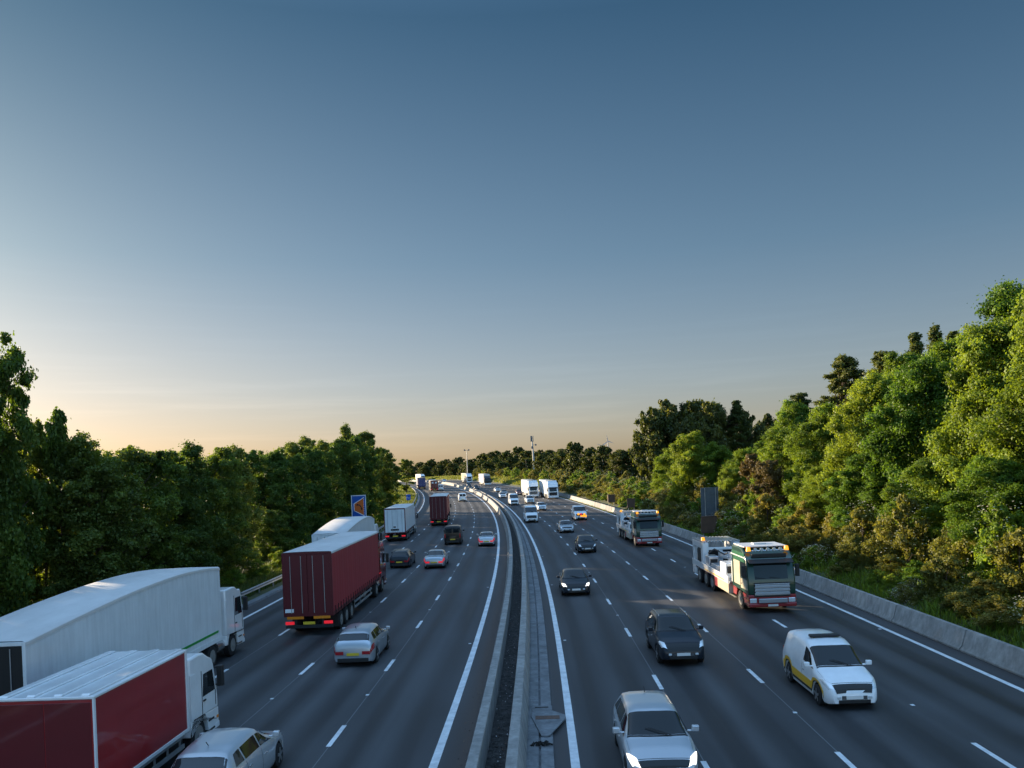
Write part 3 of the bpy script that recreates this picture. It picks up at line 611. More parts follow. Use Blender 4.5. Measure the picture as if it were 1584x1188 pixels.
def blades(name, label, n, srange, orange, h, w, seed, m=M_grass, tint=(.45, .2), dens=None):
    rng = np.random.default_rng(seed)
    u = rng.random(n); s = srange[0]+(srange[1]-srange[0])*(u**1.5 if dens else u); o = rng.uniform(*orange, n)
    p = P(s, o); p[:, 2] = np.interp(s, SS, CZ)+bank(o)-.03
    clump = .5+.5*np.sin(s*1.3+np.sin(o*2.1)*2)*np.sin(o*1.7+s*.4)
    hh = rng.uniform(*h, n)*(.55+.9*clump); ww = rng.uniform(*w, n); a = rng.uniform(0, 2*pi, n); ln = rng.normal(0, .35, (n, 2))*hh[:, None]
    dx = np.stack([np.cos(a), np.sin(a), 0*a], 1)*ww[:, None]
    top = p+np.concatenate([ln, hh[:, None]], 1); mid = p+np.concatenate([ln*.35, hh[:, None]*.55], 1)
    V = np.stack([p-dx, p+dx, mid+dx*.7, top, mid-dx*.7], 1).reshape(-1, 3)
    i0 = np.arange(n)[:, None]*5; F = np.concatenate([i0+np.array([[0, 1, 2, 4]])], 0)
    F2 = i0+np.array([[4, 2, 3, 3]])
    V = np.stack([p-dx, p+dx, mid+dx*.7, mid-dx*.7, mid-dx*.7, mid+dx*.7, top+dx*.06, top-dx*.06], 1).reshape(-1, 3)
    i0 = np.arange(n)[:, None]*8; F = np.concatenate([i0+np.array([[0, 1, 2, 3]]), i0+np.array([[4, 5, 6, 7]])], 0)
    T = np.repeat(np.clip(rng.normal(tint[0], tint[1], n), 0, 1), 8)
    return tag(obj(name, np_mesh(name, V, F, m, {'tint': T})), label, 'grass', kind='stuff')
blades('rough_grass', 'rough grass and weeds behind the right-hand concrete barrier', 70000, (18, 130), (18.65, 22.5), (.10, .34), (.010, .022), 1, dens=1)
blades('weeds', 'broad-leaved weeds among the grass behind the right barrier', 16000, (18, 110), (19.0, 23.0), (.2, .55), (.03, .06), 4, M_leaf_r, dens=1)
blades('verge_grass', 'sunlit strip of grass edging the far right lane', 16000, (100, 250), (17.25, 18.3), (.10, .25), (.03, .05), 2, tint=(.8, .15))
blades('verge_grass', 'shaded rough grass along the left verge under the trees', 60000, (28, 160), (-22.5, -18.4), (.15, .5), (.015, .035), 3, dens=1)
blades('verge_grass', 'grass bank beside the far left bend of the road', 40000, (140, 330), (-32, -17.95), (.2, .5), (.06, .12), 5, tint=(.5, .2))
blades('meadow_grass', 'bright grass on the far bank beyond the bend', 30000, (230, 640), (19, 34), (.4, .9), (.15, .3), 6, tint=(.85, .12))
# pale green field beyond the right-hand shrubs
gx = np.linspace(24, 330, 26); gy = np.linspace(110, 300, 20)
V = []; 
for y in gy:
    for x in gx:
        s_, o_ = so(x, y); V.append((x, y, float(np.interp(s_, SS, CZ)+bank(o_))+.14 if o_ > 40 else -2))
V = np.array(V); idx = np.arange(len(V)).reshape(len(gy), len(gx))
F = np.stack([idx[:-1, :-1], idx[:-1, 1:], idx[1:, 1:], idx[1:, :-1]], -1).reshape(-1, 4)
M_field = worn('field_green', (.075, .12, .03), (.12, .18, .05), .05, .5, .9, .2)
tag(obj('field', np_mesh('field', V, F, M_field, smooth=True)), kind='structure')

# ------------------------------------------------------------------ cars and vans (lofted bodies, y forward)
def sm(y, pts, k=.10):
    xs = [p[0] for p in pts]; ys = [p[1] for p in pts]
    return sum(np.interp(y+d*k, xs, ys) for d in (-1, -.5, 0, .5, 1))/5
class Shape:
    def __init__(s, L, W, T, B, Wd, z0=.20, rw=.32, wy=None, tum=.17, k=.09, narrow=.90, shoulder=.03):
        s.L, s.W, s.T, s.B, s.Wd, s.z0, s.rw, s.tum, s.k, s.nar, s.sh = L, W, T, B, Wd, z0, rw, tum, k, narrow, shoulder
        s.wy = wy or (L/2-.85, -L/2+.85)
    def sec(s, y):
        k = s.k if abs(y) < s.L/2-.02 else 0
        W = s.W*sm(y, s.Wd, k); T = sm(y, s.T, k); B = min(sm(y, s.B, k), T-.015)
        zb = s.z0
        for w in s.wy:
            ra = s.rw+.06
            if abs(y-w) < ra: zb = max(zb, s.rw+sqrt(ra*ra-(y-w)**2))
        e = abs(y)/(s.L/2); zb = max(zb, s.z0+.10*max(0, e-.9)*10*.6)
        zb = min(zb, B-.08); g = T-B; wr = W*(s.nar-s.tum*min(1, g/.5))
        return [(W*.93, zb), (W*.985, zb+(B-zb)*.18), (W, zb+(B-zb)*.52), (W*.985, zb+(B-zb)*.86), (W*(.95 if g > .08 else .92), B+min(s.sh, g*.4)),
                ((wr+W*.0)*1.0, T-min(.13, .42*g)), (wr*.90, T-min(.055, .2*g)), (wr*.62, T-min(.015, .06*g)), (0, T)]
    def pt(s, y, k):
        sg = 1
        if k > 8: k = 16-k; sg = -1
        S = s.sec(y); i = min(7, int(k)); f = k-i
        return Vector((sg*(S[i][0]*(1-f)+S[i+1][0]*f), y, S[i][1]*(1-f)+S[i+1][1]*f))
    def patch(s, mb, y0, y1, k0, k1, off=.006, ny=10, nk=8, bow=0, mi=0, mirror=False, y0b=None, y1b=None):
        def f(u, v):
            yy0 = y0 if y0b is None else y0*(1-v)+y0b*v; yy1 = y1 if y1b is None else y1*(1-v)+y1b*v
            y = yy0+(yy1-yy0)*u; k = k0+(k1-k0)*v; p = s.pt(y, k)
            if bow: p = s.pt(y-bow*(p.x/s.W)**2, k)
            return p
        G = []
        for i in range(ny+1):
            row = []
            for j in range(nk+1):
                u, v = i/ny, j/nk; p = f(u, v); a = f(min(1, u+.02), v)-f(max(0, u-.02), v); b = f(u, min(1, v+.02))-f(u, max(0, v-.02))
                n = a.cross(b); n = n.normalized() if n.length > 1e-9 else Vector((0, 0, 1))
                c = Vector((p.x, 0, p.z-.6))
                if n.dot(c) < 0: n = -n
                q = p+n*off; row.append((-q.x, q.y, q.z) if mirror else tuple(q))
            G.append(row)
        # orient outwards
        mb.grid(G, mi, flip=(G[0][0][0] > G[0][-1][0]) if k1 > 8 else mirror)
    def body(s):
        b = MB(); ys = list(np.linspace(-s.L/2, s.L/2, 90)); ys[0] = -s.L/2; ys[-1] = s.L/2
        for w in s.wy: ys += [w-s.rw-.061, w-s.rw-.055, w+s.rw+.055, w+s.rw+.061]
        ys = sorted(ys); G = []
        for y in ys:
            S = s.sec(y); G.append([(x, y, z) for x, z in S]+[(-x, y, z) for x, z in S[-2::-1]])
        b.grid(G, 0, flip=True); n = len(G); k = len(G[0])
        b.f.append(tuple(range(k-1, -1, -1)) if False else tuple(range(k))); b.m.append(0); b.f.append(tuple((n-1)*k+j for j in range(k-1, -1, -1))); b.m.append(0)
        return b
    def under(s):
        b = MB(); G = []
        for y in np.linspace(-s.L/2+.01, s.L/2-.01, 120):
            S = s.sec(y); G.append([(S[0][0]-.002, y, S[0][1]+.004), (-S[0][0]+.002, y, S[0][1]+.004)])
        return b.grid(G)
def wheel(parent, x, y, r, w, rim, side):
    b = MB(); o = x
    b.tube([(o-w/2, y, r), (o-w/2+.02, y, r), (o+w/2-.02, y, r), (o+w/2, y, r)], [r-.035, r, r, r-.035], 24)
    t = b.build('wheel', M_rubber, parent, smooth=40)
    b = MB(); xs = o+side*(w/2+.004); R = r*.66
    b.tube([(xs-side*.02, y, r), (xs, y, r)], R, 20, 1)
    for k in range(5):
        a = 2*pi*k/5+.3; c, s_ = cos(a), sin(a); d = .05
        b.add([(xs+side*.008, y+c*.05-s_*d, r+s_*.05+c*d), (xs+side*.008, y+c*R-s_*d*.7, r+s_*R+c*d*.7), (xs+side*.008, y+c*R+s_*d*.7, r+s_*R-c*d*.7), (xs+side*.008, y+c*.05+s_*d, r+s_*.05-c*d)], [(0, 1, 2, 3)], 0)
    b.tube([(xs, y, r), (xs+side*.014, y, r)], R*.25, 12, 0)
    b.build('rim', [rim, M_under], t)
    return t
CARS = {}
CARS['saloon'] = dict(sh=Shape(4.75, .915, [(-2.375, .70), (-2.36, .96), (-2.2, 1.03), (-1.70, 1.06), (-.85, 1.39), (-.25, 1.44), (.30, 1.41), (1.12, .99), (1.7, .90), (2.18, .77), (2.33, .66), (2.375, .50)],
    [(-2.375, .66), (-2.3, .88), (-1.7, .95), (-.5, .93), (1.1, .87), (1.9, .76), (2.25, .64), (2.375, .46)],
    [(-2.375, .80), (-2.28, .90), (-1.9, .97), (-1, 1), (1, 1), (1.8, .975), (2.15, .90), (2.3, .80), (2.375, .68)]),
    ws=(1.10, .36), rwn=(-1.60, -.86), side=[(-1.32, -.86), (-.80, .02), (.09, .92)], tail=(-2.36, -2.12))
CARS['hatch'] = dict(sh=Shape(4.25, .89, [(-2.125, .72), (-2.11, .98), (-2.0, 1.10), (-1.72, 1.42), (-1.2, 1.48), (-.2, 1.50), (.2, 1.46), (1.0, 1.02), (1.55, .92), (1.95, .78), (2.09, .66), (2.125, .50)],
    [(-2.125, .70), (-2.05, .93), (-1.7, .98), (1.0, .90), (1.7, .78), (2.0, .66), (2.125, .46)],
    [(-2.125, .84), (-2.02, .93), (-1.7, .98), (-1, 1), (1, 1), (1.6, .97), (1.93, .88), (2.06, .80), (2.125, .68)]),
    ws=(.98, .26), rwn=(-1.99, -1.76), side=[(-1.62, -1.12), (-1.05, -.10), (-.03, .80)], tail=(-2.11, -1.95))
CARS['suv'] = dict(sh=Shape(4.5, .93, [(-2.25, .80), (-2.23, 1.08), (-2.14, 1.22), (-1.92, 1.58), (-1.4, 1.66), (-.2, 1.69), (.15, 1.65), (.95, 1.17), (1.6, 1.06), (2.05, .94), (2.21, .80), (2.25, .58)],
    [(-2.25, .78), (-2.2, 1.02), (-1.8, 1.08), (.9, 1.04), (1.8, .92), (2.12, .80), (2.25, .54)],
    [(-2.25, .86), (-2.15, .95), (-1.8, .99), (-1, 1), (1.2, 1), (1.8, .97), (2.1, .90), (2.2, .84), (2.25, .74)], z0=.26, rw=.36, wy=(1.38, -1.36), tum=.14),
    ws=(.94, .22), rwn=(-2.12, -1.95), side=[(-1.80, -1.22), (-1.15, -.16), (-.09, .76)], tail=(-2.235, -2.08))
CARS['estate'] = dict(sh=Shape(4.7, .91, [(-2.35, .74), (-2.33, .98), (-2.24, 1.12), (-1.88, 1.42), (-1.3, 1.47), (-.2, 1.50), (.25, 1.45), (1.08, 1.01), (1.7, .91), (2.15, .78), (2.31, .66), (2.35, .50)],
    [(-2.35, .70), (-2.28, .92), (-1.9, .97), (1.1, .90), (1.9, .78), (2.22, .66), (2.35, .46)],
    [(-2.35, .84), (-2.25, .93), (-1.9, .98), (-1, 1), (1, 1), (1.8, .97), (2.15, .89), (2.3, .80), (2.35, .68)]),
    ws=(1.06, .30), rwn=(-2.22, -1.93), side=[(-1.86, -1.12), (-1.05, -.08), (-.01, .88)], tail=(-2.34, -2.16))
CARS['mpv'] = dict(sh=Shape(4.55, .90, [(-2.275, .80), (-2.26, 1.20), (-2.18, 1.50), (-2.02, 1.76), (-1.4, 1.82), (-.1, 1.82), (.35, 1.72), (1.25, 1.16), (1.75, 1.02), (2.08, .86), (2.23, .72), (2.275, .52)],
    [(-2.275, .78), (-2.2, 1.05), (-1.8, 1.10), (1.1, 1.00), (1.8, .88), (2.13, .72), (2.275, .48)],
    [(-2.275, .90), (-2.2, .96), (-1.8, .99), (-1, 1), (1.2, 1), (1.75, .96), (2.05, .88), (2.2, .80), (2.275, .70)], tum=.11, rw=.33),
    ws=(1.20, .42), rwn=(-2.20, -2.05), side=[(.10, 1.08)], tail=(-2.27, -2.19))
CARS['smallvan'] = dict(sh=Shape(4.4, .90, [(-2.2, .9), (-2.19, 1.60), (-2.12, 1.82), (-1.9, 1.87), (-.1, 1.87), (.35, 1.80), (1.12, 1.20), (1.65, 1.06), (2.03, .90), (2.16, .76), (2.2, .54)],
    [(-2.2, .86), (-2.15, 1.08), (-1.8, 1.10), (1.0, 1.03), (1.75, .92), (2.07, .76), (2.2, .50)],
    [(-2.2, .93), (-2.15, .97), (-1.8, 1), (-1, 1), (1.2, 1), (1.75, .97), (2.05, .89), (2.16, .82), (2.2, .72)], tum=.07, narrow=.95, rw=.32),
    ws=(1.08, .42), rwn=None, side=[(.12, .98)], tail=None)
CARS['bigvan'] = dict(sh=Shape(5.4, .98, [(-2.7, 1.0), (-2.69, 2.3), (-2.62, 2.42), (-2.3, 2.47), (.6, 2.47), (1.05, 2.34), (1.85, 1.50), (2.25, 1.30), (2.55, 1.12), (2.66, .95), (2.7, .60)],
    [(-2.7, .96), (-2.6, 1.25), (-1.8, 1.27), (1.6, 1.24), (2.2, 1.14), (2.58, .95), (2.7, .56)],
    [(-2.7, .94), (-2.62, .98), (-2.2, 1), (-1, 1), (1.8, 1), (2.3, .96), (2.58, .90), (2.7, .78)], tum=.07, narrow=.95, z0=.26, rw=.34, wy=(1.75, -1.75), shoulder=.04),
    ws=(1.80, 1.14), rwn=None, side=[(.80, 1.62)], tail=None)
CAR_PROTO = {}
def make_car(kind, rear_on=False, lamps_on=False, rim=None):
    key = (kind, rear_on, lamps_on)
    if key in CAR_PROTO: return CAR_PROTO[key]
    c = CARS[kind]; s = c['sh']; L = s.L; root = empty({'bigvan': 'panel_van', 'smallvan': 'small_van', 'mpv': 'patrol_van'}.get(kind, 'car'))
    parts = []
    s.body().build('body', [M_white], root, smooth=38)
    s.under().build('underbody', M_under, root)
    b = MB(); s.patch(b, c['ws'][0], c['ws'][1], 5.12, 10.88, ny=10, nk=14, bow=.10); b.build('windscreen', M_glass, root, smooth=50)
    if c['rwn']:
        b = MB(); s.patch(b, c['rwn'][0], c['rwn'][1], 5.25, 10.75, ny=8, nk=12, bow=-.05); b.build('rear_window', M_glass, root, smooth=50)
    for i, (a, d) in enumerate(c['side']):
        for mir in (False, True):
            b = MB(); last = i == len(c['side'])-1
            slant = (c['ws'][0]-c['ws'][1])*.72 if last else 0
            y1b = d-slant if last else d; y0b = a+.16 if (i == 0 and kind in ('hatch', 'estate', 'suv', 'saloon')) else a
            s.patch(b, a, d, 4.14, 4.93, off=.006, ny=8, nk=4, mirror=mir, y0b=y0b, y1b=y1b); b.build('side_window', M_glass, root, smooth=50)
    # door shut lines
    for y in ([-1.08, -.05] if len(c['side']) > 1 else [.02]):
        b = MB()
        for mir in (False, True): s.patch(b, y-.008, y+.008, .6, 4.0, off=.004, ny=1, nk=6, mirror=mir)
        b.build('door_seam', M_black, root)
    yF = L/2; zf = s.T[-2][1]
    for mir in (False, True):
        b = MB(); s.patch(b, yF-.60, yF-.16, 3.25, 5.75, off=.010, ny=6, nk=8, mirror=mir, y0b=yF-.26, y1b=yF-.05); b.build('headlight', M_lampon if lamps_on else M_lamp, root, smooth=50)
        sg = -1 if mir else 1
        b = MB(); yw = c['ws'][0]-.28; zm = s.sec(yw)[4][1]+.10; xm = s.W
        b.box(min(sg*(xm+.02), sg*(xm+.20)), max(sg*(xm+.02), sg*(xm+.20)), yw-.06, yw+.07, zm-.02, zm+.13)
        b.box(min(sg*(xm-.10), sg*(xm+.03)), max(sg*(xm-.10), sg*(xm+.03)), yw-.03, yw+.03, zm-.03, zm+.02)
        b.build('door_mirror', [M_white], root, .03, smooth=40)
        if kind not in ('smallvan', 'bigvan', 'mpv'):
            b = MB(); s.patch(b, -yF+.005, -yF+.40, 2.45, 3.7, off=.008, ny=5, nk=3, mirror=mir); S = s.sec(-yF)
            x1 = S[2][0]*.98; zt = min(s.T[0][1], s.B[0][1])
            b.box(min(sg*x1, sg*(x1-.34)), max(sg*x1, sg*(x1-.34)), -yF-.018, -yF+.01, zt-.16, zt-.02)
            b.build('tail_light', M_brake if rear_on else M_tail, root)
        else:
            S = s.sec(-yF); x1 = S[2][0]*.985; b = MB(); b.box(min(sg*x1, sg*(x1-.13)), max(sg*x1, sg*(x1-.13)), -yF-.02, -yF+.04, .72, 1.12); b.build('tail_light', M_brake if rear_on else M_tail, root, .01)
    # front face: grille, bumper intake, plate
    Sf = s.sec(yF); wF = Sf[2][0]; b = MB(); gz_ = s.B[-1][1]
    s.patch(b, yF-.17, yF-.015, 5.6, 10.4, off=.012, ny=3, nk=8); b.box(-wF*.62, wF*.62, yF-.02, yF+.012, gz_-.10, gz_+.015)
    b.build('grille', M_black, root)
    b = MB(); b.box(-wF*.78, wF*.78, yF-.02, yF+.016, s.z0+.06, s.z0+.17); b.build('lower_grille', M_black, root, .01)
    b = MB(); b.box(-.26, .26, yF, yF+.024, s.z0+.19, s.z0+.30); b.build('front_plate', M_plw, root)
    b = MB(); b.box(-.26, .26, -yF-.024, -yF+.01, .50 if kind != 'bigvan' else .8, .61 if kind != 'bigvan' else .91); b.build('rear_plate', M_ply, root)
    b = MB(); b.box(-s.W*.74, s.W*.74, -yF-.015, -yF+.05, s.z0+.02, s.z0+.20); b.build('rear_bumper', M_black, root, .02)
    b = MB()
    for q in range(3): b.box(-wF*.60, wF*.60, yF+.008, yF+.022, gz_-.085+.035*q, gz_-.075+.035*q)
    b.build('grille_bars', M_chrome, root)
    for sg in (-1, 1):
        b = MB(); x1 = wF*.66; b.box(*sorted((sg*x1, sg*(x1+.13))), yF-.03, yF+.018, s.z0+.20, s.z0+.29); b.build('fog_lamp', M_lamp, root, .02)
        yb = c['ws'][0]+.03; b = MB(); q0 = s.pt(yb, 6.6); q1 = s.pt(c['ws'][0]-.22, 7.4)
        b.tube([(sg*.05-.30, yb+.02, q0.z+.03), (sg*.05-.02+.25, yb-.22, s.pt(yb-.22, 7.6).z+.035)], .010, 5); b.build('wiper', M_black, root)
    b = MB(); s.patch(b, c['ws'][0]+.015, c['ws'][0]+.075, 5.0, 11.0, off=.004, ny=1, nk=12, bow=.10); b.build('scuttle', M_black, root)
    b = MB()
    for mir in (False, True): s.patch(b, c['ws'][0]+.08, yF-.30, 4.75, 4.80, off=.004, ny=10, nk=1, mirror=mir)
    s.patch(b, yF-.215, yF-.203, 5.0, 11.0, off=.005, ny=1, nk=10); b.build('bonnet_seam', M_black, root)
    for yh_ in ([-.95, .10] if len(c['side']) > 1 else [.15]):
        for sg in (-1, 1):
            b = MB(); zz = s.sec(yh_)[3][1]-.06; b.box(*sorted((sg*(s.W*.99-.01), sg*(s.W+.018))), yh_-.02, yh_+.15, zz-.012, zz+.015); b.build('door_handle', M_chrome, root, .008)
    if kind in ('hatch', 'estate', 'saloon'):
        b = MB(); zt = s.pt(-1.0, 8).z; b.tube([(0, -1.0 if kind != 'hatch' else -1.3, zt), (0, (-1.15 if kind != 'hatch' else -1.42), zt+.12)], .012, 5); b.build('aerial', M_black, root)
    if kind in ('smallvan', 'bigvan', 'mpv'):
        zt = s.T[2][1]; b = MB()
        for sg in (-1, 1): b.box(min(sg*.07, sg*.66), max(sg*.07, sg*.66), -yF-.012, -yF+.05, zt-.62*(1 if kind != 'bigvan' else 1.1), zt-.16)
        b.build('rear_window', M_glass, root, .02); b = MB(); b.box(-.008, .008, -yF-.006, -yF+.02, .45, zt-.05); b.build('door_seam', M_black, root)
    if kind in ('suv', 'estate'):
        for sg in (-1, 1):
            b = MB(); z = s.sec(-.6)[6][1]+.045; x = sg*s.sec(-.6)[6][0]*.92; b.tube([(x, -1.6, z-.04), (x, -1.4, z), (x, 0, z), (x, .1, z-.04)], .018, 6); b.build('roof_rail', M_chrome, root)
    for yw in s.wy:
        for sg in (-1, 1): wheel(root, sg*(s.W-.12), yw, s.rw, .21, M_rim, sg)
    CAR_PROTO[key] = root; root['used'] = 0
    return root
def recolor(root, m):
    for ch in root.children:
        if ch.name.split('.')[0] in ('body', 'door_mirror'):
            ch.material_slots[0].link = 'OBJECT'; ch.material_slots[0].material = m
def put_car(kind, s_near, o, away, m, label, group=None, cat='car', rear_on=False, lamps_on=False):
    p = make_car(kind, rear_on, lamps_on); L = CARS[kind]['sh'].L/2
    if p['used'] == 0: r = p; p['used'] = 1
    else: r = copy_tree(p)
    recolor(r, m); on_road(r, s_near+L, o, 0, back=not away); tag(r, label, cat, group); return r

# ------------------------------------------------------------------ lorries
def arc(cy, cz, r, a0, a1, n): return [(cy+r*cos(radians(a0+(a1-a0)*i/n)), cz+r*sin(radians(a0+(a1-a0)*i/n))) for i in range(n+1)]
def tw(parent, x, y, r=.50, w=.30, sg=1):
    b = MB(); b.tube([(x-w/2, y, r), (x-w/2+.03, y, r), (x+w/2-.03, y, r), (x+w/2, y, r)], [r-.05, r, r, r-.05], 24)
    t = b.build('wheel', M_rubber, parent, smooth=40); b = MB(); xs = x+sg*(w/2)
    b.tube([(xs+sg*.004, y, r), (xs-sg*.03, y, r), (xs-sg*.05, y, r)], [r*.60, r*.55, r*.42], 18); b.tube([(xs-sg*.05, y, r), (xs+sg*.03, y, r)], r*.2, 12)
    b.build('rim', M_rimd, t, smooth=30)
def cab(root, H=3.75, depth=2.25, W=1.24, y0=0., body=M_white, lower=None, grille=M_black, deflector=True, bumper=None, low=False, lights=None):
    """lorry cab with its front at y0, returns nothing; all pieces are children of root"""
    lower = lower or body; zw0, zw1 = (1.55, 2.35) if low else (1.78, 2.72)
    f = y0; rb = f-depth; ay = f-1.38
    prof = [(f-.02, .95), (f, 1.2), (f-.03, zw0-.03), (f-.24, zw1+.03), (f-.34, zw1+.22), (f-.62, H-.22), (f-.95, H-.04), (f-1.3, H), (rb, H-.02), (rb, 1.05)]
    prof += arc(ay, .55, .66, 35, 145, 8)[::1][::-1] if False else []
    b = MB(); b.prism([(y, z) for y, z in prof][::-1], -W, W); o = b.build('cab_body', body, root, .07, smooth=35, seg=3)
    b = MB(); pts = [(f-.02, .38), (f, .60), (f, .95), (rb+.1, .95), (rb+.1, .80)]+arc(ay, .52, .64, 25, 155, 9)+[(ay-.62, .40)]
    pts = [(f-.02, .36), (f+.01, .60), (f, .97), (rb, 1.07), (rb, .62), (ay-.60, .62)]+arc(ay, .54, .62, 165, 15, 9)+[(ay+.64, .36)]
    b.prism(pts, -W+.01, W-.01); b.build('lower_cab', lower, root, .04, smooth=35)
    # windscreen lies on the raked front plane
    def fp(z, x, d):   # point on front plane pushed out by d
        t = (z-(zw0-.03))/((zw1+.03)-(zw0-.03)); y = (f-.03)*(1-t)+(f-.24)*t; return (x, y+d, z+d*.2)
    b = MB(); G = [[fp(z, x, .012-.03*(abs(x)/1.1)**4) for x in np.linspace(-W+.10, W-.10, 9)] for z in np.linspace(zw0, zw1, 5)]; b.grid(G, flip=False)
    b.build('windscreen', M_glass, root, smooth=50)
    b = MB(); b.prism([(f-.20, zw1-.02), (f+.10, zw1-.10), (f+.12, zw1-.07), (f-.20, zw1+.10)], -W+.10, W-.10); b.build('sun_visor', M_black, root, .01)
    for sx in (-.4, .35):
        b = MB(); b.tube([fp(zw0+.03, sx, .03), fp(zw0+.10, sx+.5, .03)], .012, 5); b.build('wiper', M_black, root)
    for sg in (-1, 1):
        b = MB(); x = sg*(W+.006); q = [(f-.22, zw0+.02), (f-.38, zw1-.12), (f-1.05, zw1-.12), (f-1.12, zw0+.02)]
        b.add([(x, y, z) for y, z in q], [(0, 1, 2, 3) if sg > 0 else (3, 2, 1, 0)]); b.build('side_window', M_glass, root)
        b = MB(); x0, x1 = sorted((sg*(W+.06), sg*(W+.25))); b.box(x0, x1, f-.22, f-.06, zw0+.10, zw0+.74); b.box(*sorted((sg*(W-.04), sg*(W+.2))), f-.20, f-.12, zw0+.66, zw0+.72); b.box(*sorted((sg*(W-.04), sg*(W+.2))), f-.18, f-.12, zw0+.12, zw0+.17)
        b.build('wing_mirror', M_black, root, .03)
        b = MB(); x0, x1 = sorted((sg*(W-.42), sg*(W-.06))); b.box(x0, x1, f-.02, f+.045, .56, .80); b.build('headlight', M_lamp, root, .03)
        b = MB(); b.box(*sorted((sg*W, sg*(W+.012))), f-1.18, f-1.16, .62, zw1); b.box(*sorted((sg*W, sg*(W+.012))), f-.22, f-.20, 1.1, zw0); b.build('door_seam', M_black, root)
        for k in range(2):
            b = MB(); b.box(*sorted((sg*(W-.30), sg*(W+.012))), f-.78+.03*k, f-.34-.03*k, .42+.30*k, .47+.30*k); b.build('step', M_black, root)
        tw(root, sg*(W-.19), ay, .50, .30, sg)
    for sg in (-1, 1):
        b = MB(); b.box(*sorted((sg*(W-.01), sg*(W+.03))), f-1.10, f-.92, 1.42, 1.47); b.build('door_handle', M_black, root, .01)
        b = MB(); b.box(*sorted((sg*(W-.02), sg*(W+.012))), rb+.02, rb+.30, 1.1, H-.5); b.build('side_fairing', body, root, .01)
        b = MB(); b.box(*sorted((sg*(W-.01), sg*(W+.015))), f-.16, f-.04, .66, .74); b.build('indicator', M_ambers, root, .005)
    gh = 1.45 if low else 1.62
    b = MB(); b.box(-W+.30, W-.30, f-.02, f+.018, .86, gh); b.build('grille', M_black, root, .02)
    b = MB()
    for z in np.linspace(.95, gh-.12, 4): b.box(-W+.33, W-.33, f+.01, f+.05, z, z+.055)
    b.build('grille_slats', grille, root, .008)
    b = MB(); b.box(-W, W, f-.28, f+.07, .34, .55); b.build('bumper', bumper or lower, root, .05)
    b = MB(); b.box(-.26, .26, f+.07, f+.078, .38, .49); b.build('front_plate', M_plw, root)
    if deflector:
        b = MB(); b.prism([(rb, H-.05), (rb, H+.42), (rb+.25, H+.40), (f-.95, H-.02)][::-1], -W+.12, W-.12); b.build('roof_deflector', body, root, .06, smooth=35)
def chassis(root, y1, y0, rear_axles=(), W=1.24, z=.95):
    b = MB()
    for sg in (-1, 1): b.box(*sorted((sg*.34, sg*.46)), y0, y1, z-.26, z)
    for y in np.arange(y0+.4, y1, 1.1): b.box(-.36, .36, y, y+.1, z-.2, z-.03)
    b.build('chassis', M_under, root)
    for y in rear_axles:
        for sg in (-1, 1): tw(root, sg*(W-.26), y, .50, .50, sg)
        b = MB(); b.tube([(-W+.3, y, .5), (W-.3, y, .5)], .09, 8); b.build('axle', M_under, root)
def tail(root, y, on=False, W=1.24, plate=True, z=.62, bar=M_black):
    for sg in (-1, 1):
        b = MB(); b.box(*sorted((sg*(W-.48), sg*(W-.04))), y-.05, y+.02, z, z+.15); b.build('tail_light', M_brake if on else M_tail, root, .01)
    b = MB(); b.box(-W+.05, W-.05, y-.02, y+.10, z-.20, z-.04); b.box(-W+.5, -W+.6, y, y+.1, z-.1, z+.35); b.box(W-.6, W-.5, y, y+.1, z-.1, z+.35); b.build('underrun_bar', bar, root, .01)
    b = MB(); b.box(-.30, .30, y-.03, y+.01, z-.01, z+.13); b.build('number_plate', M_ply, root)
def side_guards(root, y0, y1, W=1.24, m=M_steel, z=.5):
    for sg in (-1, 1):
        b = MB()
        for k in range(2): b.box(*sorted((sg*(W-.05), sg*(W-.01))), y0, y1, z+.30*k, z+.12+.30*k)
        for y in np.linspace(y0+.1, y1-.2, 4): b.box(*sorted((sg*(W-.09), sg*(W-.05))), y, y+.05, z, 1.05)
        b.build('side_guard', m, root)
def markers(root, y0, y1, z, n, sg, m=M_ambers, W=1.27, h=.06):
    for y in np.linspace(y0, y1, n):
        b = MB(); b.box(*sorted((sg*(W-.01), sg*(W+.02))), y-.07, y+.07, z, z+h); b.build('side_marker', m, root)
